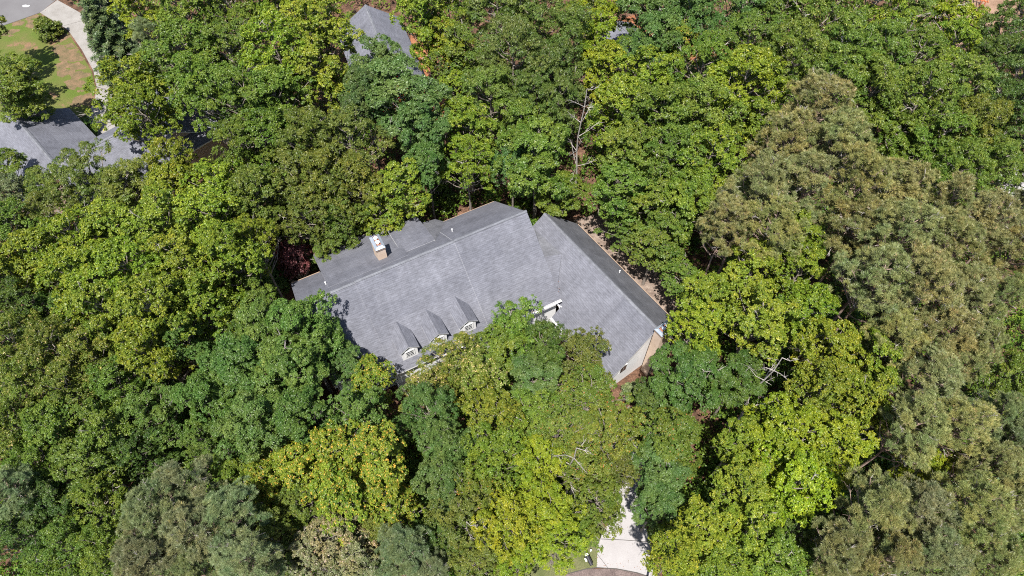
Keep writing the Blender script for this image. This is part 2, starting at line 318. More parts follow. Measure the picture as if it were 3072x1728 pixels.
GEO = {}
def geo(kind):
    """a few crowns of each growth form, each a pair (trunk mesh, crown mesh, crown radius, foot height, crown height)"""
    if kind in GEO: return GEO[kind]
    out = []; bark = [M['bark'], M['pale_bark']]
    spec = dict(
        round=(6, 4.6, 8.5, 36, 1.08, 20, 0.34, 9, 6, 0.17, 0.12, 0.30, 0.42),
        dense=(5, 4.8, 7.5, 24, 1.32, 32, 0.36, 10, 6, 0.21, 0.095, 0.35, 0.36),
        fine=(5, 4.8, 8.0, 44, 0.95, 19, 0.30, 9, 6, 0.16, 0.085, 0.45, 0.48),
        droop=(4, 4.8, 9.0, 32, 1.12, 22, 0.38, 8, 6, 0.25, 0.075, 0.90, 0.36))
    if kind in spec:
        nv, Rc, Hc, nl, lr, ns, sr, ntp, k, L_, W_, dr, jit = spec[kind]
        for i in range(nv):
            rng = np.random.default_rng(100 * len(kind) + 17 * i + ord(kind[0]))
            lo, t, n_, c, o = crown_points(rng, Rc, Hc, nl, lr, ns, sr, ntp, low=0.0)
            cm = leaf_mesh('crown', t, n_, c, k, L_, W_, rng, dr, 1.0, jit, o); cm.materials.append(SP['G'])
            tm = limbs_mesh('trunk', rng, lo, 8.5, 0.26, bark, 3, 1)
            out.append((tm, cm, Rc, 8.5, Hc))
    elif kind == 'pine':
        for i in range(5):
            rng = np.random.default_rng(900 + i)
            lo, t, n_, c, o = crown_points(rng, 4.6, 8.0, 46, 0.78, 13, 0.30, 4, low=0.0)
            cm = leaf_mesh('crown', t, unit(n_ + (0, 0, 0.2)), c, 18, 0.36, 0.034, rng, -0.25, 0.9, 0.25, o); cm.materials.append(SP['P'])
            tm = limbs_mesh('trunk', rng, lo, 12.0, 0.24, [M['pine_bark'], M['pale_bark']], 26, 1)
            out.append((tm, cm, 4.6, 12.0, 8.0))
    elif kind == 'conifer':
        for i in range(2):
            rng = np.random.default_rng(700 + i); tips = []; nr = []; cl = []; lo = []
            Hc = 11.0
            for tier in range(17):
                f = tier / 16; z = Hc * f; rad = 3.4 * (1 - f) ** 0.8 + 0.35; nb = max(4, int(9 * (1 - f) + 4)); off = rng.uniform(0, 6.28)
                for q in range(nb):
                    a = off + 6.283 * q / nb + rng.normal(0, 0.12); g = rng.random(); rl = rad * rng.uniform(0.8, 1.1)
                    if q % 3 == 0: lo.append((np.array([math.cos(a) * rl * 0.8, math.sin(a) * rl * 0.8, z]), 0.3))
                    for s in np.linspace(0.25, 1.0, int(8 * rad) + 4):
                        wv = 0.62 * (1.1 - s) * rad * 0.45 + 0.14
                        for side in np.linspace(-1, 1, 5):
                            tips.append([math.cos(a) * rl * s - math.sin(a) * side * wv, math.sin(a) * rl * s + math.cos(a) * side * wv, z - 0.22 * rl * s + 0.1 * rng.normal() - 0.08 * abs(side)])
                            nr.append([math.cos(a) * 0.35, math.sin(a) * 0.35, 1]); cl.append(g)
            t = np.array(tips); rngn = rng
            cm = leaf_mesh('crown', t, unit(np.array(nr)), np.array(cl), 5, 0.24, 0.075, rng, 0.1, 1.0, 0.25); cm.materials.append(SP['C'])
            tm = limbs_mesh('trunk', rng, lo, 1.2, 0.2, bark, 0)
            out.append((tm, cm, 3.5, 1.2, Hc))
    elif kind == 'shrub':
        for i in range(3):
            rng = np.random.default_rng(800 + i)
            lo, t, n_, c, o = crown_points(rng, 1.5, 2.3, 26, 0.46, 16, 0.18, 7, low=0.0, shape=1.0)
            cm = leaf_mesh('crown', t, n_, c, 5, 0.14, 0.08, rng, 0.3, 1.0, 0.4, o); cm.materials.append(SP['G'])
            tm = limbs_mesh('trunk', rng, lo, 0.25, 0.07, bark, 1, 1)
            out.append((tm, cm, 1.5, 0.25, 2.2))
    GEO[kind] = out
    return out
# ------------------------------------------------------------------ ground, street, drives, lawns
def sheet(name, pts, z, mat, kind='structure', parent=None, px=True):
    b = MB(); P = [at(x, y, 0)[:2] for x, y in pts] if px else pts
    b.slab([(p[0], p[1], z) for p in P], 0.12 if z > 0.05 else 0.003, 0, 0); o = b.build(name, mat, parent); o['kind'] = kind; return o
b = MB(); b.poly([(-900, -500, 0), (900, -500, 0), (900, 1500, 0), (-900, 1500, 0)]); g = b.build('ground', M['litter']); g['kind'] = 'structure'
POLY = {}
def inside(p, poly):
    c = False; j = len(poly) - 1
    for i in range(len(poly)):
        if (poly[i][1] > p[1]) != (poly[j][1] > p[1]) and p[0] < (poly[j][0] - poly[i][0]) * (p[1] - poly[i][1]) / (poly[j][1] - poly[i][1]) + poly[i][0]: c = not c
        j = i
    return c
def area(name, key, pts, z, mat): POLY[key] = [tuple(at(x, y, 0)[:2]) for x, y in pts]; return sheet(name, pts, z, mat)
area('lawn', 'lawn_a', [(-60, 70), (0, 78), (120, 40), (162, 66), (200, 92), (238, 150), (275, 215), (286, 262), (280, 295), (262, 335), (200, 380), (-60, 380)], 0.008, M['lawn'])
area('lawn', 'lawn_b', [(1480, 1628), (1600, 1590), (1700, 1560), (1800, 1560), (1820, 1590), (1793, 1640), (1790, 1703), (1740, 1715), (1690, 1740), (1480, 1760)], 0.008, M['lawn_dry'])
area('street', 'street_a', [(-700, -300), (500, -300), (172, -3), (120, 38), (0, 80), (-700, 330)], 0.012, M['asphalt'])
area('street', 'street_b', [(1560, 1790), (1640, 1752), (1700, 1724), (1760, 1708), (1850, 1706), (1912, 1718), (1990, 1745), (2100, 1800), (2100, 2050), (1500, 2050)], 0.012, M['asphalt_red'])
area('driveway', 'drive_a', [(172, 0), (120, 38), (162, 64), (204, 90), (246, 150), (280, 212), (290, 262), (284, 300), (268, 335), (240, 380), (262, 430), (400, 430), (420, 330), (352, 250), (322, 190), (286, 110), (262, 50)], 0.016, M['concrete'])
area('driveway', 'drive_b', [(1790, 1702), (1793, 1640), (1808, 1598), (1826, 1568), (1850, 1530), (1852, 1420), (1820, 1330), (1935, 1330), (1935, 1400), (1925, 1500), (1940, 1590), (1958, 1645), (1968, 1735), (1912, 1717), (1850, 1705)], 0.016, M['concrete_new'])
area('path', 'path_a', [(1720, 660), (1740, 700), (2000, 1000), (2080, 1000), (2085, 915), (1990, 820), (1880, 710), (1790, 640)], 0.010, M['sand'])
area('path', 'path_b', [(1560, 1080), (1700, 1090), (1720, 1180), (1640, 1230), (1540, 1190)], 0.010, M['sand'])
area('path', 'path_c', [(3000, 520), (3200, 380), (3400, 400), (3200, 560), (3060, 600), (2990, 575)], 0.010, M['concrete_new'])
area('clay_patch', 'clay_a', [(1235, 60), (1330, 50), (1410, 160), (1400, 260), (1370, 370), (1280, 370), (1290, 250), (1225, 215)], 0.006, M['clay'])
area('clay_patch', 'clay_b', [(2300, -20), (2430, -20), (2410, 45), (2330, 40)], 0.006, M['dirt'])
area('clay_patch', 'clay_c', [(2740, -30), (3072, -60), (3060, 60), (2990, 110), (2960, 200), (2900, 230), (2850, 120), (2760, 110)], 0.006, M['dirt'])
area('clay_patch', 'clay_d', [(1850, 60), (1920, 40), (1990, 140), (2190, 80), (2230, 170), (1980, 190), (1860, 150)], 0.006, M['clay'])
rngd = np.random.default_rng(12); b = MB(); k = 0              # scuffed bare soil along the drive and the street edge
while k < 60:
    if k % 3: f = rngd.random(); x, y = 175 + 105 * f ** .6 - abs(rngd.normal(0, 22)), 95 + 230 * f + rngd.normal(0, 5)
    else: x, y = rngd.uniform(0, 130), 0; y = 84 - x * .33 + rngd.exponential(11)
    q = at(x, y, 0)
    if not inside(q[:2], POLY['lawn_a']): k += 1; continue
    a0 = rngd.uniform(0, 6); r0 = rngd.uniform(.25, 1.0) * (1 if k % 3 else .7); n_ = 11
    b.poly([(q[0] + r0 * 1.3 * (1 + .35 * math.sin(2 * u + a0) + .2 * math.sin(5 * u)) * math.cos(u), q[1] + r0 * (1 + .35 * math.sin(3 * u + a0)) * math.sin(u), .0095 + .00004 * k) for u in np.linspace(0, 6.283, n_, endpoint=False)]); k += 1
o = b.build('bare_soil', M['soil']); o['kind'] = 'structure'
def line_strip(name, pts, wd, z, mat):
    b = MB(); P = [np.array(at(x, y, 0)[:2]) for x, y in pts]
    for i in range(len(P) - 1):
        d = P[i + 1] - P[i]; d /= np.linalg.norm(d); n_ = np.array([-d[1], d[0]]) * wd / 2
        b.poly([(*(P[i] - n_), z), (*(P[i + 1] - n_), z), (*(P[i + 1] + n_), z), (*(P[i] + n_), z)])
    o = b.build(name, mat); o['kind'] = 'structure'; return o
line_strip('driveway_joint', [(1803, 1617), (1870, 1620), (1950, 1626)], 0.06, 0.021, M['joint'])
line_strip('driveway_joint', [(1792, 1663), (1823, 1703)], 0.04, 0.021, M['joint'])
line_strip('driveway_joint', [(190, 78), (262, 58)], 0.05, 0.021, M['joint'])
line_strip('driveway_joint', [(287, 275), (335, 258)], 0.05, 0.021, M['joint'])
line_strip('driveway_crack', [(268, 372), (292, 350), (312, 338), (330, 320)], 0.04, 0.021, M['joint'])
line_strip('driveway_crack', [(284, 372), (300, 392), (296, 410)], 0.04, 0.021, M['joint'])
line_strip('kerb_edge', [(-30, 90), (0, 80), (60, 60), (120, 38)], 0.10, 0.022, M['joint'])
line_strip('kerb_edge', [(1700, 1722), (1760, 1706.5), (1790, 1703), (1850, 1706.5), (1912, 1718.5), (1960, 1735)], 0.09, 0.022, M['joint'])
b = MB(); c0 = at(75, 18, 0)                              # white splash of paint on the street
for k, (dx, dy, r) in enumerate([(0, 0, .28), (.3, -.08, .2), (.55, .05, .16), (-.25, .12, .12)]):
    b.poly([(c0[0] + dx + r * math.cos(q) * 1.3, c0[1] + dy + r * math.sin(q), .017 + k * .001) for q in np.linspace(0, 6.283, 12, endpoint=False)])
o = b.build('paint_mark', M['white']); o['kind'] = 'structure'

def debris(key, count, seed, rim=True):
    rg = np.random.default_rng(seed); P = POLY[key]; b = MB(); k = 0
    while k < count:
        i = rg.integers(len(P)); a, c = np.array(P[i]), np.array(P[(i + 1) % len(P)]); q = a + (c - a) * rg.random(); m = np.mean(P, 0)
        q = q + (m - q) * min(.98, abs(rg.normal(0, .12)) if k % 4 else rg.random()) + rg.normal(0, .1, 2)
        if not (abs(q[0]) < 200 and inside(q, P)): k += 1; continue
        s = rg.uniform(.025, .065); t0 = rg.uniform(0, 6.28); z = .024 + rg.uniform(0, .02)
        b.poly([(q[0] + s * math.cos(t0 + u) * w_, q[1] + s * math.sin(t0 + u) * w_, z + .01 * (j % 2)) for j, (u, w_) in enumerate(((0, 1), (1.57, .6), (3.14, 1), (4.71, .6)))], k % 2); k += 1
    o = b.build('fallen_leaves', [M['soil'], M['clay']]); tag(o, None, None, kind='stuff'); return o
for k_, n_, s_, l_ in (('drive_a', 230, 1, 'brown fallen leaves scattered on the curved concrete drive'), ('drive_b', 150, 2, 'brown fallen leaves scattered on the pale driveway'), ('path_a', 500, 3, 'brown fallen leaves scattered on the gravel strip beside the garage')):
    tag(debris(k_, n_, s_), l_, 'leaves')
# ------------------------------------------------------------------ the house under the drone
class Frame:
    """local s (along the ridge), n (left of it), z -> world"""
    def __init__(s, O, u): s.O = np.array(O[:2]); s.u = np.array(u) / np.linalg.norm(u); s.n = np.array([-s.u[1], s.u[0]])
    def __call__(s, a, b_, z): p = s.O + s.u * a + s.n * b_; return (p[0], p[1], z)
A0 = at(898, 914, 12); A1 = at(1579, 635, 12); FA = Frame(A0, (A1 - A0)[:2])
G0 = at(1634, 639, 8.5); G1 = at(1983, 994, 8.5); FG = Frame(G0, (G1 - G0)[:2])
HC = FA(12, 0, 0)
house = thing('house', 'long grey shingled house with chimneys and three dormers in the clearing between the trees', 'house', HC)
house_inv = -np.array(HC)
def hbuild(b, name, mats, parent=house):
    off = house_inv if parent is house else np.zeros(3)
    b.v = [tuple(np.array(v) + house_inv) for v in b.v]
    return b.build(name, mats, parent)
RM = [M['roof'], M['white'], M['cap'], M['roof_worn_shaded']]
ZR, PF = 12.0, 0.79
def zA(n, side=PF): return ZR - side * abs(n)
b = MB(); T = 0.22
def roofpoly(F, pts, top=0, side=1, t=T): b.slab([F(*p) for p in pts], t, top, side)
roofpoly(FA, [(-.2, 0, ZR), (5.72, 0, ZR), (5.72, -6.9, zA(6.9)), (-.2, -6.9, zA(6.9))])
roofpoly(FA, [(5.72, 0, ZR + .10), (16.6, 0, ZR + .10), (16.6, -8.15, zA(8.15) + .10), (5.72, -8.15, zA(8.15) + .10)])
roofpoly(FA, [(16.603, 0, ZR + .18), (25.13, 0, ZR + .18), (25.25, -8.05, zA(8.05) + .18), (16.603, -8.05, zA(8.05) + .18)])
roofpoly(FA, [(-.2, 0.003, ZR - .002), (3.2, 0.003, ZR - .002), (3.2, 6.7, zA(6.7)), (-.2, 6.7, zA(6.7))])
roofpoly(FA, [(3.203, 0.003, ZR + .01), (16.6, 0.003, ZR + .01), (16.6, 6.6, zA(6.6) + .01), (3.203, 6.6, zA(6.6) + .01)])
roofpoly(FA, [(16.603, 0.003, ZR + .05), (25.13, 0.003, ZR + .05), (24.7, 6.9, zA(6.9) + .05), (16.603, 6.9, zA(6.9) + .05)], 0)
for s0, s1, z0 in ((-.22, 5.7, .05), (5.7, 16.6, .15), (16.62, 25.15, .23)):      # ridge caps
    for sd in (-1, 1): roofpoly(FA, [(s0, 0, ZR + z0), (s1, 0, ZR + z0), (s1, .17 * sd, ZR + z0 - .11), (s0, .17 * sd, ZR + z0 - .11)], 2, 2, .03)
hbuild(b, 'roof', RM)
b = MB()
roofpoly(FA, [(3.2, 1.3, 10.995), (12.0, 1.3, 10.995), (12.0, 10.3, 5.4), (3.2, 10.3, 5.4)], 0)
roofpoly(FA, [(15.3, 2.0, 10.46), (15.5, 7.9, 6.7), (17.35, 7.6, 6.7)], 3)
roofpoly(FA, [(15.3, 2.0, 10.46), (17.35, 7.6, 6.7), (18.15, 6.6, 6.87)], 3)
hbuild(b, 'rear_roof', RM)
b = MB()
roofpoly(FA, [(11.55, 2.4, 10.14), (15.4, 2.4, 10.14), (15.5, 8.5, 7.25), (11.75, 8.5, 7.25)])
for s in (11.8, 15.2): b.slab([FA(s, 2.6, 10.0), FA(s, 8.2, 7.2), FA(s, 8.2, 6.0), FA(s, 2.6, 9.0)], .15, 3, 3, (*FA.u, 0))
b.slab([FA(11.8, 8.2, 7.1), FA(15.2, 8.2, 7.1), FA(15.2, 8.2, 5.4), FA(11.8, 8.2, 5.4)], .12, 3, 3, (*(-FA.n), 0))
hbuild(b, 'rear_dormer', RM[:3] + [M['siding']])
b = MB(); ZG = 8.5                                        # garage wing
def zl(n): return ZG - .8 * abs(n)
def zrr(n): return ZG - 1.0 * abs(n)
roofpoly(FG, [(0, 0, ZG), (18.6, 0, ZG), (18.75, -5.95, zl(5.95)), (9.1, -5.95, zl(5.95)), (9.1, -4.7, zl(4.7)), (8.6, -4.7, zl(4.7)), (0.3, -2.9, zl(2.9)), (-.1, -1.8, zl(1.8))])
roofpoly(FG, [(0, 0.003, ZG), (18.6, 0.003, ZG), (17.9, 4.4, zrr(4.4)), (0.9, 4.45, zrr(4.45))], 3)  # right slope: shade away from the sun painted in with darker shingles
for sd, sl_ in ((-1, .8), (1, 1.0)): roofpoly(FG, [(-.02, 0, ZG + .05), (18.62, 0, ZG + .05), (18.62, .24 * sd, ZG + .05 - .24 * sl_), (-.02, .24 * sd, ZG + .05 - .24 * sl_)], 2, 2, .03)
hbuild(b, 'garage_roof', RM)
b = MB()                                                  # the little saddle roof between the two wings
q0 = np.array(at(1632, 772, 7.45)); q1 = np.array(at(1684, 762, 7.45))
va = np.array(at(1604, 688, 7.3)); vb = np.array(at(1672, 866, 5.75))
b.slab([q0 + (0, 0, .05), q1, va], .1, 3, 3); b.slab([q0 + (0, 0, .05), vb, q1], .1, 0, 0)
hbuild(b, 'saddle_roof', RM)
# walls
b = MB()
def wall(F, p, q, z0, z1, t=.15, mi=0, z2=None):
    P = np.array(F(*p, 0)); Q = np.array(F(*q, 0)); d = Q - P; n_ = np.array([-d[1], d[0], 0]); n_ /= np.linalg.norm(n_)
    z2 = z1 if z2 is None else z2
    b.slab([P + (0, 0, z0), Q + (0, 0, z0), Q + (0, 0, z2), P + (0, 0, z1)], t, mi, mi, n_)
def gable(F, s, n0, n1, zr, f0, f1, t=.15, mi=0):
    pts = [F(s, n0, 0), F(s, n1, 0), F(s, n1, zr - f1 * abs(n1)), F(s, 0, zr), F(s, n0, zr - f0 * abs(n0))]
    b.slab(pts, t, mi, mi, (*F.u, 0))
wall(FA, (.1, -6.4), (5.9, -6.4), 0, 6.5); wall(FA, (5.9, -7.75), (24.9, -7.75), 0, 5.6); wall(FA, (.1, 6.1), (24.5, 6.1), 0, 6.6)
wall(FA, (5.95, -7.75), (5.95, -6.4), 0, 5.7)
gable(FA, .1, -6.4, 6.1, ZR - .3, PF, PF); gable(FA, 24.7, -7.5, 6.1, ZR - .3, PF, PF)
wall(FA, (3.5, 9.8), (11.9, 9.8), 0, 5.3); wall(FA, (3.5, 6.1), (3.5, 9.8), 0, 5.3); wall(FA, (15.6, 7.3), (17.6, 7.3), 0, 6.4)
wall(FG, (9.4, -5.5), (18.3, -5.5), 0, 3.7); wall(FG, (.6, 3.9), (17.8, 3.9), 0, 4.2); wall(FG, (9.4, -5.5), (9.4, -3.0), 0, 3.8, z2=5.6)
gable(FG, 18.2, -5.4, 3.9, ZG - .3, .8, 1.0); gable(FG, .4, -2.2, 3.9, ZG - .3, .8, 1.0)
hbuild(b, 'wall', [M['siding'], M['siding']])
b = MB()
for (F, p, q, z) in ((FA, (16.7, -8.2), (25.2, -8.2), 5.68), (FA, (11.0, -8.3), (16.5, -8.3), 5.6), (FA, (-.1, -7.05), (5.6, -7.05), 6.5), (FG, (9.15, -6.05), (18.7, -6.05), 3.72)):
    P = np.array(F(*p, z)); Q = np.array(F(*q, z)); n_ = (*(-F.n), 0)
    b.slab([P, Q, Q + (0, 0, .14), P + (0, 0, .14)], .03, 0, 0, n_); b.slab([P, Q, Q + np.array(n_) * .13, P + np.array(n_) * .13], .02, 0, 0)
    P2 = P + np.array(n_) * .13; Q2 = Q + np.array(n_) * .13; b.slab([P2, Q2, Q2 + (0, 0, .14), P2 + (0, 0, .14)], .02, 0, 0, n_)
hbuild(b, 'gutter', [M['white']])
b = MB(); e = np.array(FA(24.6, -7.95, 5.6))
b.tube([e, e + (.15, .0, -.5), e + (.4, -.1, -.7), e + (.55, -.1, -1.3), e + (.55, -.1, -5.5)], [.075] * 5, 6)
b.tube([e + (.4, -.1, -.8), e + (1.3, -.3, -.95), e + (1.45, -.6, -1.25)], [.07] * 3, 6)
hbuild(b, 'downspout', [M['white']])
for (F, p, q, z) in ((FA, (16.7, 6.93), (24.6, 6.93), zA(6.9) - .12), (FA, (-.2, 6.75), (3.1, 6.75), zA(6.7) - .14), (FG, (1.0, 4.5), (17.9, 4.47), zrr(4.45) - .14), (FA, (3.3, 10.33), (11.9, 10.33), 5.28)):
    b = MB(); b.slab([F(*p, z), F(*q, z), F(*q, z + .10), F(*p, z + .10)], .08, 0, 0, (*F.n, 0)); hbuild(b, 'gutter', [M['fascia']])
# small front dormers, each with its own roof, louvred window
for s in (7.95, 11.2, 14.5):
    lab = {7.95: None}.get(s)
    b = MB(); zr, nf = 8.75, -7.35
    pts = [FA(s - .85, nf, 6.1), FA(s + .85, nf, 6.1), FA(s + .85, nf, 7.98), FA(s, nf, 8.6), FA(s - .85, nf, 7.98)]
    b.slab(pts, .08, 0, 0, (*FA.n, 0))
    for sd in (-1, 1): b.slab([FA(s + .85 * sd, nf + .08, 6.2), FA(s + .85 * sd, nf + .08, 7.95), FA(s + .85 * sd, -5.0, 8.0)], .08, 0, 0, (*(-FA.u * sd), 0))
    dm = hbuild(b, 'dormer', [M['siding']])
    b = MB()
    for sd in (-1, 1):
        roofpoly(FA, [(s, nf - .14, zr), (s, -4.05, zr + .04), (s + 1.08 * sd, -5.15, 7.92), (s + 1.08 * sd, nf - .14, 7.92)], 0, 1, .09)
        roofpoly(FA, [(s, nf - .15, zr + .04), (s, -4.1, zr + .06), (s + .14 * sd, -4.2, zr - .06), (s + .14 * sd, nf - .15, zr - .07)], 0, 0, .02)
    o = b.build('dormer_roof', [M['roof'], M['white'], M['roof_worn_shaded']], dm); o.data.transform(__import__('mathutils').Matrix.Translation(Vector(house_inv))); o.data.materials[1] = M['white']
    b = MB(); F = FA
    b.slab([F(s - .52, nf - .02, 6.75), F(s + .52, nf - .02, 6.75), F(s + .52, nf - .02, 7.85), F(s - .52, nf - .02, 7.85)], .03, 0, 0, (*(-FA.n), 0))
    for k in range(3):
        for c in range(2): b.slab([F(s - .38 + c * .40, nf - .055, 6.92 + k * .3), F(s - .03 + c * .40, nf - .055, 6.92 + k * .3), F(s - .03 + c * .40, nf - .055, 7.06 + k * .3), F(s - .38 + c * .40, nf - .055, 7.06 + k * .3)], .012, 1, 1, (*(-FA.n), 0))
    o = b.build('window', [M['white'], M['glass']], dm); o.data.transform(__import__('mathutils').Matrix.Translation(Vector(house_inv)))
def chimney(F, s0, s1, n0, n1, zb, zt, long_axis='n'):
    b = MB(); cs, cn = (s0 + s1) / 2, (n0 + n1) / 2; hs, hn = (s1 - s0) / 2, (n1 - n0) / 2
    b.box(F(cs, cn, (zb + zt) / 2), hs, hn, (zt - zb) / 2, F.u)
    st = hbuild(b, 'chimney', [M['tan']])
    b = MB(); b.box(F(cs, cn, zt + .02), hs + .05, hn + .05, .06, F.u)                       # brown drip course
    b.box(F(cs, cn, zt + .15), hs + .01, hn + .01, .07, F.u, 1)
    b.v = [tuple(np.array(v) + house_inv) for v in b.v]; b.build('cap_course', [M['fascia'], M['dark']], st)
    b = MB(); o_ = [F(cs + sx * (hs + .07), cn + sy * (hn + .07), zt + .24) for sx, sy in ((-1, -1), (1, -1), (1, 1), (-1, 1))]
    i_ = [F(cs + sx * hs * .58, cn + .1 * sy + sy * hn * .68, zt + .44) for sx, sy in ((-1, -1), (1, -1), (1, 1), (-1, 1))]
    j_ = [F(cs + sx * hs * .58, cn + .1 * sy + sy * hn * .68, zt + .56) for sx, sy in ((-1, -1), (1, -1), (1, 1), (-1, 1))]
    l_ = [F(cs + sx * (hs + .07), cn + sy * (hn + .07), zt + .18) for sx, sy in ((-1, -1), (1, -1), (1, 1), (-1, 1))]
    k_ = [F(cs + sx * hs * .52, cn + .1 * sy + sy * hn * .63, zt + .56) for sx, sy in ((-1, -1), (1, -1), (1, 1), (-1, 1))]
    m_ = [F(cs + sx * hs * .52, cn + .1 * sy + sy * hn * .63, zt + .30) for sx, sy in ((-1, -1), (1, -1), (1, 1), (-1, 1))]
    for k in range(4):
        j = (k + 1) % 4; b.poly([o_[k], o_[j], i_[j], i_[k]]); b.poly([i_[k], i_[j], j_[j], j_[k]]); b.poly([l_[k], l_[j], o_[j], o_[k]])
        b.poly([j_[k], j_[j], k_[j], k_[k]]); b.poly([k_[k], k_[j], m_[j], m_[k]], 1)
    b.poly(m_, 1)
    b.v = [tuple(np.array(v) + house_inv) for v in b.v]; b.build('chimney_hood', [M['metal'], M['rust']], st)
    for sy in (-1, 1):
        b = MB(); c = np.array(F(cs, cn + .1 + sy * hn * .33, zt)); rr = min(hs * .46, hn * .28)
        b.tube([c + (0, 0, .3), c + (0, 0, .47)], [rr * .75] * 2, 14, 0, False)
        b.tube([c + (0, 0, .50), c + (0, 0, .545), c + (0, 0, .57)], [rr, rr, rr * .4], 14)
        b.v = [tuple(np.array(v) + house_inv) for v in b.v]; b.build('flue', [M['white'] if F is FA else M['metal']], st)
    return st
chimney(FA, 9.05, 10.0, 2.65, 4.45, 8.4, 11.75)
chimney(FG, 18.72, 19.72, -.7, .9, 0.0, 9.0)
for F, s, n_, z in ((FA, 17.56, 2.79, 9.8), (FA, 3.12, 2.41, 10.05), (FG, 9.9, 3.0, 5.5)):
    b = MB(); c = np.array(F(s, n_, z)); b.tube([c + (0, 0, -.15), c + (0, 0, .5)], [.06, .06], 8); b.tube([c + (0, 0, -.15), c + (0, 0, .06)], [.13, .07], 8, 1)
    hbuild(b, 'vent_pipe', [M['white'], M['dark']])
b = MB(); s_, n0_ = 18.2 + .16, -3.6                      # garage gable window
b.slab([FG(s_, n0_ - .5, 2.6), FG(s_, n0_ + .5, 2.6), FG(s_, n0_ + .5, 4.0), FG(s_, n0_ - .5, 4.0)], .05, 0, 0, (*FG.u, 0))
for k in range(2): b.slab([FG(s_ + .06, n0_ - .42 + k * .44, 2.7), FG(s_ + .06, n0_ - .02 + k * .44, 2.7), FG(s_ + .06, n0_ - .02 + k * .44, 3.9), FG(s_ + .06, n0_ - .42 + k * .44, 3.9)], .01, 1, 1, (*FG.u, 0))
hbuild(b, 'window', [M['white'], M['glass']])
# a few fallen leaves caught in the valley
rng = np.random.default_rng(5); b = MB()
for k in range(9):
    q = np.array(at(1674 + rng.normal(0, 2), 858 + rng.uniform(-14, 22), 5.8)); a = rng.uniform(0, 6.28); r = .07
    b.poly([q + (r * math.cos(a + t) * (1 if i % 2 else .6), r * math.sin(a + t) * (1 if i % 2 else .6), .06 + .02 * i) for i, t in enumerate((0, 1.57, 3.14, 4.71))])
o = b.build('fallen_leaves', M['clay']); o['kind'] = 'stuff'; o['label'] = 'few orange dead leaves caught in the valley of the grey roof'; o['category'] = 'leaves'

# ------------------------------------------------------------------ neighbouring houses
def gable_house(name, label, ridge, widths, zr, ze, wallm, roofm, wings=(), fascia=None, parent=None, over=.35):
    P = np.array(ridge[0]); Q = np.array(ridge[1]); base = ((P + Q) / 2)[:2]
    t = parent or thing(name, label, 'house', (base[0], base[1], 0)); off = -np.array([*(np.array(t.location)[:2]), 0])
    F = Frame(P, (Q - P)[:2]); L_ = np.linalg.norm((Q - P)[:2]); b = MB()
    for sd, wd in ((1, widths[0]), (-1, widths[1])):
        b.slab([F(0, 0, zr), F(L_, 0, zr), F(L_, wd * sd, ze), F(0, wd * sd, ze)], .2, 0, 1)
        b.slab([F(0, 0, zr + .06), F(L_, 0, zr + .06), F(L_, .22 * sd, zr + .06 - .22 * (zr - ze) / wd), F(0, .22 * sd, zr + .06 - .22 * (zr - ze) / wd)], .03, 2, 2)
    b.v = [tuple(np.array(v) + off) for v in b.v]; b.build('roof', [roofm, fascia or M['white'], M['cap']], t)
    b = MB(); a, c = widths[0] - over, widths[1] - over; f0 = (zr - ze) / widths[0]; f1 = (zr - ze) / widths[1]
    for s in (over, L_ - over - .1):
        b.slab([F(s, -c, 0), F(s, a, 0), F(s, a, zr - .25 - f0 * a), F(s, 0, zr - .25), F(s, -c, zr - .25 - f1 * c)], .1, 0, 0, (*F.u, 0))
    for n_, f in ((a, f0), (-c, f1)):
        z = zr - .25 - f * abs(n_); b.slab([F(over, n_, 0), F(L_ - over, n_, 0), F(L_ - over, n_, z), F(over, n_, z)], .1, 0, 0, (*(-F.n * (1 if n_ > 0 else -1)), 0))
    b.v = [tuple(np.array(v) + off) for v in b.v]; b.build('wall', [wallm], t)
    return t, F
n1, F1 = gable_house('neighbour_house', 'low grey roofed house with two wings round a curved concrete drive, half hidden by trees', (at(150, 508, 6.5), at(598, 262, 6.5)), (4.6, 6.5), 6.5, 3.8, M['tan'], M['roof'])
gable_house('', '', (at(22, 326, 7.0), at(165, 492, 7.0)), (6.2, 5.6), 7.0, 3.0, M['tan'], M['roof'], parent=n1)
gable_house('', '', (at(405, 238, 6.3), at(520, 395, 6.3)), (3.6, 3.6), 6.3, 4.0, M['tan'], M['roof'], parent=n1)
n2, F2 = gable_house('neighbour_house', 'grey roofed house with red walls and white corner trim at the top of the photo', (at(1096, 14, 7.5), at(1172, 205, 7.5)), (4.7, 4.9), 7.5, 4.2, M['red'], M['roof'])
b = MB(); off = np.array(n2.location); q = np.array(at(1240, 180, 4.2)) - (*off[:2], 0); q2 = np.array(at(1245, 212, 3.0)) - (*off[:2], 0)
b.tube([q + (-.6, .6, .2), q, q2, q2 * (1, 1, 0)], [.14, .14, .12, .1], 5); b.build('gutter', M['white'], n2)
gable_house('neighbour_house', 'scrap of pale grey roof showing between tree trunks near the top centre', (at(1845, 60, 5.5), at(1925, 128, 5.5)), (3.5, 3.2), 5.5, 3.6, M['tan'], M['roof'])
gable_house('garden_shed', 'weathered grey shed roof glimpsed through green crowns at top right', (at(2525, 128, 3.0), at(2585, 96, 3.0)), (1.6, 1.6), 3.0, 2.3, M['fascia'], M['roof_worn_shaded'])[0]['category'] = 'shed'

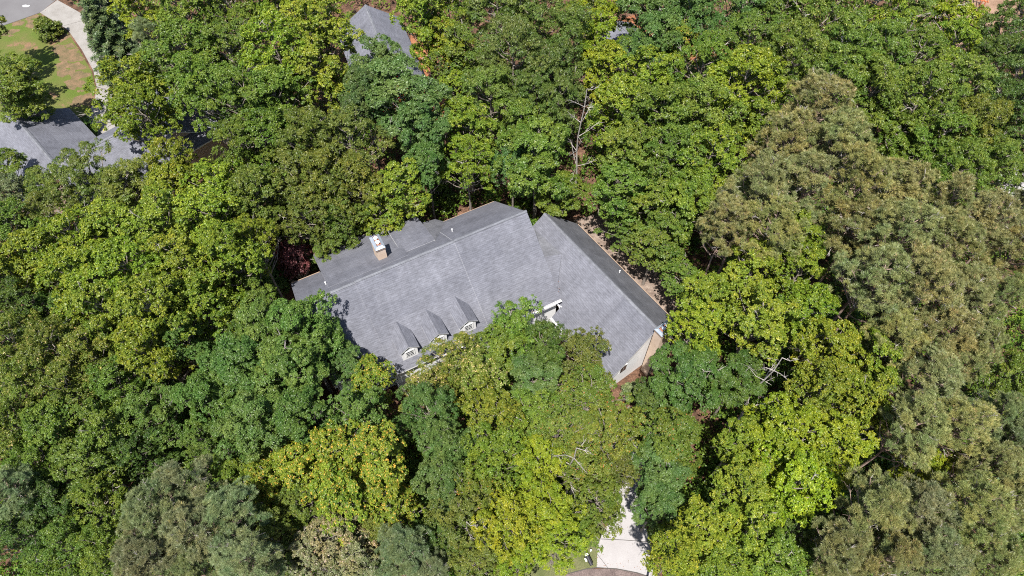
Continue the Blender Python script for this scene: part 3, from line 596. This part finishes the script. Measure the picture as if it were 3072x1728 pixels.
# ------------------------------------------------------------------ small things
def local(b, t): b.v = [tuple(np.array(v) - np.array(t.location)) for v in b.v]; return b
p = at(1764.5, 1687, 0); t = thing('mailbox', 'long black mailbox with white end in the dry grass by the pale driveway', 'mailbox', (p[0], p[1], 0))
dx = np.array([at(1775, 1703, 1.1)[:2] - at(1764, 1680, 1.1)[:2]])[0]; dx /= np.linalg.norm(dx)
b = MB(); b.tube([(0, 0, 0), (0, 0, 1.0)], [.05, .05], 6); b.build('post', M['dark'], t)
b = MB()
prof = [(-.16, 0), (-.16, .16), (-.11, .25), (0, .29), (.11, .25), (.16, .16), (.16, 0)]; nx = np.array([-dx[1], dx[0]])
A_ = [(*(dx * -.42 + nx * x), 1.0 + z) for x, z in prof]; B_ = [(*(dx * .52 + nx * x), 1.0 + z) for x, z in prof]
for k in range(len(prof)): j = (k + 1) % len(prof); b.poly([A_[k], A_[j], B_[j], B_[k]])
b.poly(A_); b.poly(B_[::-1]); b.build('box', M['dark'], t)
b = MB(); A2 = [(*(dx * -.62 + nx * x), 1.01 + z * .9) for x, z in prof]; A3 = [(*(dx * -.423 + nx * x), 1.01 + z * .9) for x, z in prof]
for k in range(len(prof)): j = (k + 1) % len(prof); b.poly([A2[k], A2[j], A3[j], A3[k]])
b.poly(A2); b.poly(A3[::-1]); b.build('door', M['white'], t)
b = MB(); b.box((*(-dx * .15 - nx * .27), .92), .16, .07, .08, dx); b.build('newspaper_tube', M['white'], t)
p = at(1772, 1653, 0); t = thing('marker_post', 'short white marker post standing in the grass above the mailbox', 'post', (p[0], p[1], 0))
b = MB(); b.tube([(0, 0, 0), (0, 0, .42)], [.075, .075], 10); b.build('tube', M['white'], t)
b = MB(); b.tube([(0, 0, .42), (0, 0, .47), (0, 0, .5)], [.085, .085, .03], 10); b.build('cap', M['white'], t)
p = at(2716, 76, 0); t = thing('flag', 'small red and white striped flag on a pole among the green crowns at top right', 'flag', (p[0], p[1], 0), R(38))
b = MB(); b.tube([(0, 0, 0), (0, 0, 6.2)], [.05, .03], 6); b.build('pole', M['white'], t)
b = MB()
for i in range(9):
    for k in range(12):
        f = lambda x, z: (x * 2.3 / 12, .12 * math.sin(x * .9) + z * .05, 6.1 - (9 - z) * .17 - .02 * x)
        b.poly([f(k, i), f(k + 1, i), f(k + 1, i + 1), f(k, i + 1)], i % 2)
b.build('cloth', [M['salmon'], M['white']], t)
p = at(2900, 22, 0); t = thing('garden_pergola', 'red brown timber pergola on bare dirt at the top right edge', 'pergola', (p[0], p[1], 0), R(-25))
for x in (-1.8, 1.8):
    for y in (-1.2, 1.2): b = MB(); b.box((x, y, 1.2), .07, .07, 1.2); b.build('post', M['orange'], t)
b = MB()
for k in range(9): b.box((-2.0 + k * .5, 0, 2.5), .06, 1.6, .08)
for y in (-1.2, 1.2): b.box((0, y, 2.36), 2.2, .06, .055)
b.build('beam', M['orange'], t)
p = at(2816, 44, 0); o = sheet('patio', [(2803, 38), (2826, 34), (2822, 54), (2806, 55)], 0.06, M['concrete'])
p = at(1254, 180, 0); t = thing('timber_fence', 'short orange timber fence on the clay beside the red walled house', 'fence', (p[0], p[1], 0))
b = MB(); q0 = at(1243, 165, 0); q1 = at(1263, 190, 0); d = q1 - q0; L_ = np.linalg.norm(d); d /= L_; c = (q0 + q1) / 2 - p
b.box((c[0], c[1], .95), L_ / 2, .12, .06, d[:2]); 
for k in range(int(L_ / .16)): b.box((*(q0 - p + d * (.08 + k * .16))[:2], .46), .07, .03, .42, d[:2])
b.build('boards', M['orange'], t)
p = at(234, 684, 0); t = thing('patio_umbrella', 'small salmon red canopy glimpsed in a gap left of the yellow green crowns', 'umbrella', (p[0], p[1], 0))
b = MB(); b.tube([(0, 0, 0), (0, 0, 2.3)], [.03, .03], 6); b.build('pole', M['metal'], t)
b = MB(); rim = [(1.2 * math.cos(q), 1.2 * math.sin(q), 2.05) for q in np.linspace(0, 6.283, 8, endpoint=False)]
for k in range(8): b.poly([rim[k], rim[(k + 1) % 8], (0, 0, 2.5)]); 
b.build('canopy', M['salmon'], t)
# ------------------------------------------------------------------ the trees: one row per tree
#   x y radius (in 2576-wide view pixels of the crown), leaf kind, growth form, height in metres, label
TREES = """
252 24 64 C conifer 13 dark layered conifer at the very top beside the street end of the curved drive
278 98 74 C conifer 14 dark blue green layered conifer leaning over the curved concrete drive
352 28 62 L round 15 bright lime green crown at the top between the dark conifers
385 110 66 Q pine 16 soft grey green pine crown just right of the layered conifers
395 165 55 C conifer 11 small dark conifer below the grey green pine near the drive
338 232 96 Y round 18 yellow green crown with orange buds overhanging the bend of the curved drive
470 45 92 G round 19 mid green crown at the top edge right of the grey green pine
585 40 95 G fine 19 green yellow flecked crown at the top edge above the second row
700 35 85 Y round 20 bright yellow green crown at the top edge left of the red walled house
480 150 95 G round 19 speckled green crown in the second row below the top edge on the left
590 150 95 G fine 20 fine leaved green crown in the second row left of the bright crowns
700 140 100 Y round 21 large bright yellow green crown in the second row left of the upper grey roof
812 86 86 Y round 20 yellow green crown touching the left side of the upper grey roof
800 185 82 Y round 19 yellow green crown below left of the upper grey roof
42 218 80 G dense 14 mid green crown at the left edge above the lower left grey roof
78 262 52 G fine 10 pale green feathery crown leaning over the shaded lawn at left
118 73 35 O shrub 3 round clipped bush alone on the lawn beside the curved drive
205 325 34 D shrub 3 dark bush at the foot of the curved drive beside the grey roof
375 300 72 Y round 18 yellow green crown over the right wing of the low grey house
520 235 78 G round 19 green crown between the low grey house and the second row
600 270 96 G fine 20 fine leaved green crown with dark gaps in the third row at left
700 270 92 G round 19 deep green yellow flecked crown left of the big blue green oak
440 430 66 Y round 18 yellow green crown hiding the middle of the low grey house
620 385 76 G fine 17 speckled green crown at the right end of the low grey house
690 370 84 G round 18 speckled green crown with dark holes left of the olive crowns
230 452 98 O droop 14 dense olive crown with reddish tint in front of the low grey house
330 475 88 O droop 13 olive crown with gaps showing grey roof, lower right of the low grey house
130 480 62 O droop 12 olive crown below the corner of the lower left grey roof
25 430 52 G dense 10 small green crown at the left edge under the lower left grey roof
30 500 62 Q fine 12 pale grey green crown at the left edge, third from the lower left roof
560 480 84 Y round 17 yellow green crown left of the olive crowns, above the brown clearing
440 490 74 Y round 16 small yellow green crown right of the red tinted olive crown
790 360 92 O droop 19 olive feathery crown left of the big blue green oak
885 370 85 O fine 18 pale olive crown directly under the big blue green oak
745 450 90 O fine 17 olive green crown above the roof corner with the plum tree
830 450 92 O droop 16 feathery olive crown up slope from the chimney
905 470 74 O fine 15 small olive crown right of the feathery one above the chimney
1000 480 72 Y round 15 yellow green crown tucked above the dip in the rear roof
650 500 80 G round 17 green crown left of the olive group with a dark hollow below
760 545 84 O fine 13 olive crown over the left rear roof corner
860 550 72 G fine 12 mid green crown touching the chimney from the left
960 545 62 Y round 11 yellow leaved crown spilling on the rear roof right of the chimney
835 630 56 O fine 9 low green bough reaching over the roof left of the chimney
745 668 44 U shrub 8 burgundy leaved small tree at the left end of the house
690 708 38 B shrub 4 small blue green bush in the dark gap left of the house
950 186 74 B dense 20 rounded blue green crown just below the upper grey roof
1000 255 116 B dense 21 largest blue green oak crown, upper centre
920 275 70 B dense 19 blue green crown bulging left from the big oak
1065 330 74 B dense 18 lower right blue green lobe of the oak group, upper centre
1075 425 60 B dense 14 shaded blue green crown tapering down from the oak group
1105 490 38 D shrub 5 dark green understorey bush by the brown litter behind the house
1070 58 76 Y round 20 yellow green crown right of the upper grey roof at the top edge
1130 50 85 Y fine 19 yellow green crown at the top edge over the orange clay
1120 130 68 Y round 17 loose yellow green crown with orange clay showing through
1165 150 78 G fine 17 loose green crown right of the orange clay patch
1145 240 58 Y round 14 slender yellow green crown below the orange clay patch
1180 330 68 Y round 16 narrow yellow green crown right of the big oak
1175 415 68 Y fine 15 narrow yellow green crown between the oak and the bright green oak
1250 60 92 H droop 20 drooping dark olive crown at the top centre
1350 50 92 H droop 20 drooping deep green crown at the top right of centre
1430 110 78 H droop 19 drooping dark crown left of the tall lime crown
1290 150 92 H droop 20 drooping green crown in the second row at the centre
1380 190 86 H droop 19 drooping green crown with pale limbs showing, centre
1235 250 78 H droop 18 drooping olive crown above the bright green oak
1330 265 74 H droop 17 shaded drooping crown above the bright green oak
1405 270 66 H droop 16 drooping crown touching the bare dead tree
1310 330 82 G dense 17 bright leaf green oak crown, upper lobe, above the roof notch
1350 400 104 G dense 17 bright green oak crown above the roof notch
1290 420 62 B dense 14 blue green crown left of the bright green oak
1412 495 62 G dense 11 bright green crown behind the gap between the two roofs
1500 35 66 L round 18 tall lime crown at the top edge right of the drooping crowns
1515 110 62 L round 17 lime crown below the tall lime crown, left of the grey roof scrap
1525 190 66 L round 16 lime crown above the dead tree
1640 40 92 B dense 19 pale blue green crown at the top edge right of the grey roof scrap
1725 60 82 B dense 19 pale blue green crown at the top edge, second right of the grey roof scrap
1860 40 84 B fine 19 blue green crown at the top edge left of the bare dirt opening
1640 130 86 B dense 18 pale blue green crown behind the orange tipped crown
1700 140 70 N fine 17 green crown with orange tips below the pale blue green crowns
1630 210 84 Y round 18 yellow green crown below the pale blue green crowns
1760 190 96 G fine 19 broad green crown in the upper right wood, second row
1560 280 82 Y round 17 yellow green crown just right of the dead tree
1660 300 98 G round 19 broad speckled green crown in the middle of the upper right wood
1770 300 98 G fine 20 fine leaved green crown in the middle of the upper right wood
1860 230 98 Y round 20 bright yellow green crown left of the olive pine tops
1900 330 62 Y round 17 yellow green crown pressed against the top left pine
1580 390 84 G round 17 green crown with dark hollows right of the dead tree
1680 410 92 G fine 18 speckled green crown above the garage slope
1780 410 92 Y round 18 bright yellow green crown left of the pine slope
1555 480 72 G round 14 green crown above the ridge of the garage wing
1640 500 82 G round 14 clumped green crown hanging over the garage slope
1730 500 84 G dense 16 deep green crown between the garage slope and the pines
1570 575 56 G fine 9 low green crown on the upper edge of the garage roof
1645 622 62 G round 10 round leaved green crown beside the garage eave
1682 588 66 G round 12 deep green crown right of the garage eave
1870 130 88 G fine 19 green crown in the upper right wood below the top edge
1960 60 92 G droop 20 green crown at the top edge in the right half
2060 50 92 G fine 20 fine leaved crown at the top edge left of the flag
1990 160 92 G droop 20 drooping green crown in the second row, right half
2110 150 92 G droop 20 drooping green crown left of the weathered shed
2180 50 86 Y fine 19 yellow green crown at the top edge below the shed
2270 60 76 G fine 17 loose green crown around the striped flag
2370 60 78 L round 16 lime crown beside the dirt and the pergola
2440 90 60 L round 14 loose lime crown on the dirt by the pergola
2380 140 82 Y fine 17 yellow green crown below the small concrete patio
2200 150 88 G droop 19 drooping green crown right of the weathered shed
2290 170 86 G fine 19 fine leaved green crown below the flag
2080 240 84 G droop 19 drooping green crown at the tip of the upper pines
2190 250 96 G droop 20 drooping green crown above the long bare limb
2300 270 98 G fine 20 broad fine leaved green crown in the far right wood
2400 240 88 G droop 19 drooping yellowish crown below the dirt opening
2250 360 84 G droop 16 green crown with black hollow right of the upper pines
2350 370 92 G fine 18 glossy green crown above the right hand pines
2440 330 88 O droop 19 olive tinted crown left of the dark right edge trees
2400 450 80 G droop 17 green crown wedged between the right hand pines
2480 420 80 G droop 17 glossy green crown above the white pavement at right
2540 80 80 D droop 19 dark green crown at the top right corner
2500 170 72 D droop 17 dark green crown beside the dirt opening at right
2560 210 82 D droop 19 dark green crown on the right edge, second from the top
2520 300 80 D fine 18 dark fine leaved crown near the right edge
2570 350 74 D droop 18 dark crown on the right edge above the white pavement
2545 440 50 G round 12 loose green crown around the white pavement at the right edge
2060 275 88 P pine 22 topmost olive pine of the right hand pines
1985 370 88 P pine 22 olive pine left of the topmost pine
2110 370 80 P pine 22 olive pine right of the topmost pair, by the black hollow
1900 480 84 P pine 21 grey olive pine at the left edge of the pines, uphill of the roof
2030 470 90 P pine 22 olive pine in the middle of the upper pines
1830 560 72 P pine 19 grey olive pine nearest the garage roof
1940 580 78 P pine 20 olive pine behind the bright crown right of the garage
2150 470 84 P pine 22 brown tinged pine right of the upper pines
2260 490 86 P pine 22 brown tinged pine top with bare limbs, right wood
2370 530 82 P pine 22 brown tinged pine under the wedged green crown
2150 580 88 P pine 21 shaggy pine above the two bare limbs
2260 600 88 P pine 22 olive pine in the heart of the right hand pines
2370 630 84 P pine 22 grey olive pine right of the heart of the pines
2470 570 78 P pine 21 olive pine near the right edge under the glossy crown
2550 540 66 Q pine 20 grey green pine on the right edge below the white pavement
2540 650 76 P pine 21 olive pine on the right edge, third from the top
2200 710 100 P pine 22 biggest olive pine with clear needle tufts, right wood
2310 740 96 P pine 22 big olive pine right of the clearest tufted pine
2420 750 88 P pine 21 grey olive pine by the dark diagonal gap
2500 760 66 P pine 20 grey olive pine beyond the dark diagonal gap
2250 860 84 P pine 20 pine with two pale horizontal limbs
2370 860 90 P pine 21 broad pine under the dark diagonal gap
2320 960 88 P pine 20 grey pine right of the bright yellow green row
2440 880 70 P pine 20 pine tip pointing at the deep green hollow
2530 960 84 G fine 15 leafy green tree in the deep hollow at the right edge
2490 1050 66 Q pine 19 grey green pine below the deep hollow
2290 1080 84 P pine 20 grey olive pine at the lower right behind the last yellow green crown
2390 1080 84 P pine 20 grey olive pine with silver twigs, lower right
2560 1100 74 Q pine 20 grey green pine on the lower right edge
2300 1180 60 L fine 14 bright leafy saplings between the lower right pines
2400 1200 62 L fine 14 bright understorey crown in the lower right pines
2480 1180 70 P pine 19 brown grey pine near the fallen pale limb, lower right
2200 1290 92 P pine 20 tufted grey pine left of the bottom right corner group
2310 1300 88 Q pine 20 dark grey green pine in the bottom right group
2430 1290 92 P pine 20 tufted pine above the bottom right corner
2540 1260 80 P pine 20 olive pine on the right edge above the bottom right corner
2110 1390 84 P pine 19 grey pine at the bottom edge right of the lime crowns
2220 1410 84 P pine 19 bare limbed pine at the bottom edge
2340 1410 84 Q pine 19 grey green pine at the bottom edge, right part
2470 1410 90 P pine 20 big tufted pine in the bottom right corner
1975 610 74 Y round 17 upper bright yellow green crown in front of the pines
1890 690 88 Y round 17 bright yellow green crown right of the garage roof
2000 700 74 Y round 17 bright yellow green crown against the tufted pines
1770 768 80 Y round 15 yellow green crown half over the garage chimney
1900 810 96 Y round 17 bright yellow green crown, middle of the row beside the pines
2020 800 78 Y round 17 bright yellow green crown touching the pine with two limbs
1742 838 68 Y round 17 yellow green crown above the shaded end of the garage
2070 890 84 Y round 17 golden green crown left of the two pale limbs
2180 930 84 Y round 18 golden green crown reaching furthest right into the pines
2060 990 78 Y round 17 golden green crown with black hollow at its left
2170 1010 74 Y round 17 golden green crown under the furthest right one
1722 955 92 D dense 15 dark green crown below the end of the garage
1850 960 72 D dense 14 dark green shaded crown between garage end and bright crowns
1960 1110 108 L round 18 large bright lime crown at the lower right of the house
2080 1120 92 L round 18 bright lime crown bordering the lower pines
1850 1120 62 Y round 16 yellow green crown right of the red tipped dark tree
1980 1230 104 L round 18 large bright lime crown, second below the lower right wood
1860 1240 74 Y round 16 yellow green crown right of the blue green crown by the driveway
1870 1340 92 Y round 17 yellow green crown beside the dark gap at lower right
1750 1340 84 Y round 15 yellow green crown casting shade on the pale driveway
1696 1402 68 Y round 19 yellow green crown at the bottom edge right of the pale driveway
1800 1430 84 Y round 16 yellow green crown at the bottom edge, second right of the driveway
1930 1410 84 G round 16 green crown at the bottom edge before the pines
2020 1330 72 D fine 13 dark crown in the gap between lime crown and bottom pines
1690 1110 84 E dense 16 dark blue green crown with rusty red tips right of the driveway
1650 1190 72 B dense 15 blue green crown with rusty flecks above the driveway
1655 1270 62 B dense 13 blue green crown overhanging the top of the pale driveway
1302 832 84 G droop 12 bright conical green crown rising in front of the roof, between dormer and gutter
1252 885 72 G dense 12 mid green crown in front of the right hand dormer
1370 880 72 D droop 12 deep green crown over the white wall in front of the roof
1470 900 74 O fine 11 olive crown lapping over the garage roof
1340 960 70 B dense 12 green crown with soft foliage in front of the entrance
1148 908 78 W droop 13 cream tasselled crown just below the dormers
1210 960 74 W droop 13 cream tasselled crown at lower right of the dormers
1078 984 66 W fine 12 cream flecked crown between the dormers and the orange tipped trees
935 958 62 N round 12 orange tipped yellow crown by the shaded roof corner
760 850 92 K dense 17 top lobe of the broad mid green tree left of the roof
660 850 86 K dense 17 upper left crown of the broad mid green group
620 940 96 K dense 18 left crown of the broad mid green group
730 950 100 K dense 18 middle crown of the broad mid green group
820 870 60 K dense 14 mid green crown overhanging the front left roof
540 1020 84 K dense 17 lower left crown of the broad mid green group
640 1080 92 K dense 17 lower crown of the broad mid green group
760 1060 84 K dense 16 lower right crown of the broad mid green group
880 930 50 B dense 12 shaded green crown between broad green group and orange tipped crown
900 1050 78 K round 15 orange tipped yellow crown right of the broad mid green group
860 1150 92 N round 16 large orange tipped yellow crown, centre of the orange tipped group
960 1160 84 N round 16 orange tipped yellow crown right in the orange tipped group
750 1190 84 N round 15 orange tipped yellow crown left in the orange tipped group
680 1220 60 N round 14 leftmost small orange tipped crown
870 1260 88 N round 15 lower orange tipped crown above the brown juniper
980 1260 76 N round 15 lower right orange tipped crown
770 1280 74 G fine 13 green crown under the left orange tipped crowns
1080 1040 80 B droop 14 blue green feathery crown below the cream crowns
1130 1130 86 B droop 15 blue green feathery crown right of the orange tipped group
1110 1220 72 B dense 14 blue green crown tapering down below the feathery ones
1240 1050 84 Y fine 15 yellow green crown below the cream crowns
1340 1060 78 G fine 14 green crown left of the red flecked crown
1250 1150 86 Y fine 16 yellow green crown right of the feathery blue green crown
1480 1000 88 E fine 14 red and orange flecked crown below the garage roof
1400 1090 78 E fine 15 red flecked crown with green heart, left of the twiggy one
1530 1090 84 E fine 14 red flecked crown left of the dark blue green tree
1450 1180 84 E fine 14 red flecked crown full of pale bare twigs
1540 1190 66 O fine 13 olive flecked crown with pale twigs above the driveway
1350 1180 84 L fine 15 lime tinted crown left of the twiggy red flecked crown
1500 1270 74 G fine 13 green crown at the left of the driveway top
1220 1240 74 E fine 14 orange flecked crown below the yellow green crown
1170 1310 80 O fine 14 olive crown at the lower centre
1270 1320 88 L fine 15 brightest lime crown at the lower centre
1380 1290 78 L fine 14 lime crown left of the green crown by the driveway
1400 1360 74 L fine 12 lime crown with bare limbs over the dry grass
1460 1340 54 G fine 10 small green crown pointing at the mailbox
1310 1410 70 L fine 11 yellow lime crown at the bottom edge left of the dry grass
1200 1400 74 O fine 12 olive green crown at the bottom edge, lower centre
1110 1360 66 D fine 12 shaded green crown between grey pine and lime crowns
850 1350 84 J fine 14 grey brown juniper crown at the lower left of centre
780 1400 74 J fine 13 grey brown juniper crown at the bottom edge
910 1410 72 J fine 13 grey brown juniper crown right of its pair at the bottom edge
1010 1400 78 Q pine 14 soft grey green pine at the bottom edge, left of centre
960 1330 60 O fine 12 olive crown between juniper and orange tipped group
1080 1430 62 Q pine 13 soft grey green pine at the bottom edge beside the olive crown
470 1230 78 Q pine 18 upper grey green pine of the lower left group
400 1300 88 Q pine 19 middle grey green pine of the lower left group
490 1340 84 Q pine 18 grey green pine with bare fork, lower left group
590 1300 80 Q pine 17 right hand grey green pine of the lower left group
380 1410 84 Q pine 18 bottom grey green pine of the lower left group
500 1430 74 Q pine 17 grey green pine on the bottom edge of the lower left group
620 1400 84 Q pine 17 olive grey pine on the bottom edge right of the lower left group
690 1340 70 O fine 13 olive crown between the lower left pines and the juniper
600 1210 66 G dense 13 green crown in the dark gap right of the upper grey green pine
700 1420 66 D fine 12 shaded green crown on the bottom edge by the juniper
40 590 84 G round 17 green crown on the left edge, upper left wood
120 560 72 O droop 14 olive crown just right of the left edge, upper left wood
30 700 84 Y round 17 yellow green crown on the left edge beside the salmon canopy
120 660 84 Y round 18 yellow green crown at the left of the golden group
210 620 80 Y round 18 yellow green crown beside the salmon canopy
310 600 92 Y round 18 golden crown right of the salmon canopy
430 580 96 Y round 19 golden crown at the top of the golden group
540 560 84 Y round 18 golden crown at the upper right of the golden group
230 710 94 Y round 19 golden crown in the left middle of the golden group
350 700 100 Y round 20 golden crown in the heart of the golden group
470 680 98 Y round 20 golden crown right of the heart of the golden group
580 660 92 Y round 18 golden crown with a bare pale limb at its right
645 625 64 Y fine 15 yellow green crown nearest the left end of the house
640 740 62 G fine 12 thin green crown over the black gap left of the house
290 800 92 Y round 19 golden crown at the lower left of the golden group
400 800 98 Y round 20 golden crown at the lower middle of the golden group
510 780 84 Y round 18 golden crown at the lower right of the golden group
390 890 84 Y round 18 lowest golden crown pointing down
480 870 60 K round 16 small golden crown above the broad mid green group
60 790 84 D fine 15 dark shaded crown on the left edge
160 800 80 D fine 14 dark shaded crown in the hollow at left
50 880 84 T fine 17 tan speckled crown on the left edge
150 890 88 T fine 17 tan speckled crown second from the left edge
250 900 80 T fine 17 tan speckled crown below the golden group
90 980 88 T fine 17 tan speckled crown in the second row on the left
200 990 84 T fine 17 tan speckled crown left of a dark hollow
310 980 80 G fine 16 green speckled crown below the lowest golden crown
50 1080 84 T fine 16 tan speckled crown above the pale trunk on the left edge
160 1090 84 G round 16 green crown right of the pale trunk
280 1080 84 G round 16 yellow flecked green crown in the lower left wood
390 1050 84 K fine 15 green crown left of the broad mid green group
360 1140 72 D fine 14 dark crown above the lower left pines
230 1170 84 G round 15 large leaved green crown in the lower left wood
110 1180 84 G fine 15 green crown in the lower left wood near the edge
40 1240 74 Q pine 16 small grey green pine on the left edge
150 1270 84 D fine 14 dark green crown, lower left corner wood
250 1270 78 G fine 14 green crown left of the lower left pines
60 1340 84 D fine 14 dark green crown in the bottom left corner
180 1380 84 G fine 14 green crown near the bottom left corner
280 1390 78 G fine 14 green crown at the bottom edge left of the grey green pines
530 1130 62 K fine 14 green crown below the broad mid green group on its left
-80 62 80 G round 15 green crown just beyond the left edge shading the lawn
-75 160 80 G fine 14 green crown at the far left edge beside the lawn
40 -150 52 G round 14 green crown beyond the top edge shading the drive
1592 988 30 Q shrub 3 pale grey green bush at the foot of the garage end wall
1640 1010 56 D dense 11 dark crown tucked between the garage end and the red tipped tree
1712 700 50 G round 9 low green crown filling the gap beside the far end of the garage eave
"""
GRP = dict(pine='pines among the wood', conifer='conifers by the curved drive', shrub='garden bushes', round='broadleaved trees of the wood', dense='broadleaved trees of the wood', fine='broadleaved trees of the wood', droop='broadleaved trees of the wood')
NAME = dict(pine='pine_tree', conifer='conifer_tree', shrub='bush', round='broadleaf_tree', dense='broadleaf_tree', fine='broadleaf_tree', droop='broadleaf_tree')
CAT = dict(pine='pine tree', conifer='conifer', shrub='bush', round='tree', dense='tree', fine='tree', droop='tree')
SPREAD = 1.0
proto = {}; cnt = {}; rs = random.Random(11); SPOTS = []
for row in TREES.strip().splitlines():
    f = row.split(None, 6); x, y, r = float(f[0]), float(f[1]), float(f[2]); spc, kind, ht, lab = f[3], f[4], float(f[5]), f[6]
    vs_ = geo(kind); k = cnt.get(kind, rs.randrange(9)); cnt[kind] = k + 1; i = k % len(vs_); tm, cm, Rc, foot, Hc = vs_[i]
    ht *= 1.0 + rs.uniform(-.06, .06)
    X, Y = x * 3072 / 2576, y * 3072 / 2576
    zc = ht * (0.72 if kind in ('round', 'dense', 'fine', 'droop') else 0.80 if kind == 'pine' else .45)
    p = at(X, Y, zc)
    slant = (CAM_H - zc) / math.sin(PITCH + math.atan((Y - 864) / FPX)) * math.cos(math.atan((Y - 864) / FPX))
    rad = r * (3072 / 2576) / FPX * slant
    sxy = rad / Rc * 1.10; sz = ht / (foot + Hc)
    if kind in ('conifer',): sxy = rad / Rc; sz = ht / (foot + Hc)
    if kind == 'shrub': sxy = rad / Rc; sz = ht / (foot + Hc)
    key = (kind, i)
    root = thing(NAME[kind], lab, CAT[kind], (p[0], p[1], 0), rs.uniform(0, 6.28), GRP[kind])
    if key not in proto:
        tr = bpy.data.objects.new('trunk', tm); cr = bpy.data.objects.new('crown', cm); proto[key] = (tr, cr)
    else:
        tr = proto[key][0].copy(); cr = proto[key][1].copy()
    link(tr, root); link(cr, root)
    tr.scale = (sxy, sxy, sz); cr.scale = (sxy, sxy, sxy * 1.0); cr.location = (0, 0, foot * sz + (Hc * (sz - sxy)) * .62)
    ec = rs.uniform(-.13, .13) if kind not in ('conifer', 'shrub') else 0.0
    cr.scale = (sxy * (1 + ec), sxy * (1 - ec), 0.5 * sxy + 0.5 * sz); cr.location = (0, 0, ht - Hc * cr.scale[2])
    cr.material_slots[0].link = 'OBJECT'; cr.material_slots[0].material = SP[spc]
    j = 0.10; cr.color = (1 + rs.uniform(-j, j), 1 + rs.uniform(-j * .6, j * .6), 1 + rs.uniform(-j, j), 1)
    SPOTS.append((p[0], p[1], rad, kind, lab))

# the bare dead tree above the roof notch, and a few bare snags
def dead_tree(x, y, ht, lab, seed, spread=2.2):
    rng = np.random.default_rng(seed); p = at(x, y, ht * .7); t = thing('dead_tree', lab, 'dead tree', (p[0], p[1], 0))
    b = MB(); P = [np.array([.2 * math.sin(k), .15 * math.cos(k * 1.4), ht * k / 8]) for k in range(9)]
    b.tube(P, [.13 * (1 - .85 * k / 8) + .02 for k in range(9)], 6); b.build('trunk', M['pale_bark'], t)
    for k in range(11):
        b = MB(); i = 3 + k % 6; s = P[i]; a = k * 2.4; d = np.array([math.cos(a), math.sin(a), .45 + .2 * rng.random()]); L_ = spread * (1.15 - i / 9) * rng.uniform(.8, 1.3) + .5
        m = s + d * L_ * .5 + rng.normal(0, .12, 3); e = s + d * L_ + (0, 0, .3); b.tube([s, m, e], [.045, .03, .01], 5)
        for _ in range(6):
            f_ = rng.uniform(.3, .95); q = s + (e - s) * f_; r_ = unit(d + rng.normal(0, .8, 3)) * L_ * .35; b.tube([q, q + r_ * .5 + rng.normal(0, .05, 3), q + r_], [.02, .014, .006], 3, cap=False)
        b.build('branch', M['pale_bark'], t)
dead_tree(1742, 385, 19, 'bare pale dead tree standing between the bright green oak and the wood', 3, 2.8)
dead_tree(2690, 145, 16, 'bare grey snag poking through the crowns below the flag', 4)
dead_tree(2285, 1150, 17, 'silver bare twigs in the dark gap left of the golden green crowns', 6, 2.4)
dead_tree(2815, 105, 15, 'bare branched snag below the small concrete patio', 7)
dead_tree(1710, 1400, 15.5, 'pale bare branches standing out of the red flecked crowns', 8, 3.2)
dead_tree(1400, 1600, 12.5, 'pale bare twigs above the lime crowns at the bottom', 9, 2.4)

# ------------------------------------------------------------------ undergrowth
from mathutils.geometry import intersect_point_tri_2d
KEEP = list(POLY.values()) + [[FA(-2.5, -9.5, 0)[:2], FA(26.5, -9.5, 0)[:2], FA(26.5, 9, 0)[:2], FA(24, 11.5, 0)[:2], FA(-2.5, 11.5, 0)[:2]], [FG(-2, -7.5, 0)[:2], FG(22, -7.5, 0)[:2], FG(22, 6.5, 0)[:2], FG(-2, 6.5, 0)[:2]],
       [at(*q, 3)[:2] for q in ((0, 250), (190, 330), (260, 400), (620, 240), (720, 380), (560, 560), (100, 620), (-60, 500))], [at(*q, 3)[:2] for q in ((1040, -20), (1180, -20), (1270, 230), (1100, 260))],
       [at(*q, 3)[:2] for q in ((1820, 30), (1990, 30), (1990, 160), (1820, 160))]]
rng = np.random.default_rng(77); tips = []; nr = []; cl = []
for k in range(8500):
    px, py = rng.uniform(-60, 3132), rng.uniform(-60, 1788); hz = rng.uniform(.3, 3.2) ** 1.0; p = at(px, py, hz)
    p0 = at(px, py, 0)
    if any(inside(p, q) or inside(p0, q) for q in KEEP): continue
    n_ = 26; rr = rng.uniform(.5, 1.15); e = unit(rng.normal(0, 1, (n_, 3)) + (0, 0, .5)); g_ = rng.random()
    tips.append(p + e * rr * (1, 1, .7)); nr.append(unit(e * .4 + (0, 0, .8))); cl.append(np.full(n_, g_))
me = leaf_mesh('undergrowth', np.concatenate(tips), np.concatenate(nr), np.concatenate(cl), 4, .27, .15, rng, .3, 1.0, .45); me.materials.append(SP['S'])
o = link(bpy.data.objects.new('undergrowth', me)); tag(o, 'dark leafy undergrowth covering the forest floor between the trees', 'undergrowth', kind='stuff')
for x_, y_, rad, kind, lab in SPOTS:
    for F, (s0, s1, n0, n1) in ((FA, (0, 25, -8, 6.5)), (FG, (0, 19, -5.8, 4.3))):
        q = np.array([x_, y_]) - F.O; s, n_ = q @ F.u, q @ F.n
        if s0 < s < s1 and n0 < n_ < n1: print('IN HOUSE', round(s, 1), round(n_, 1), lab)
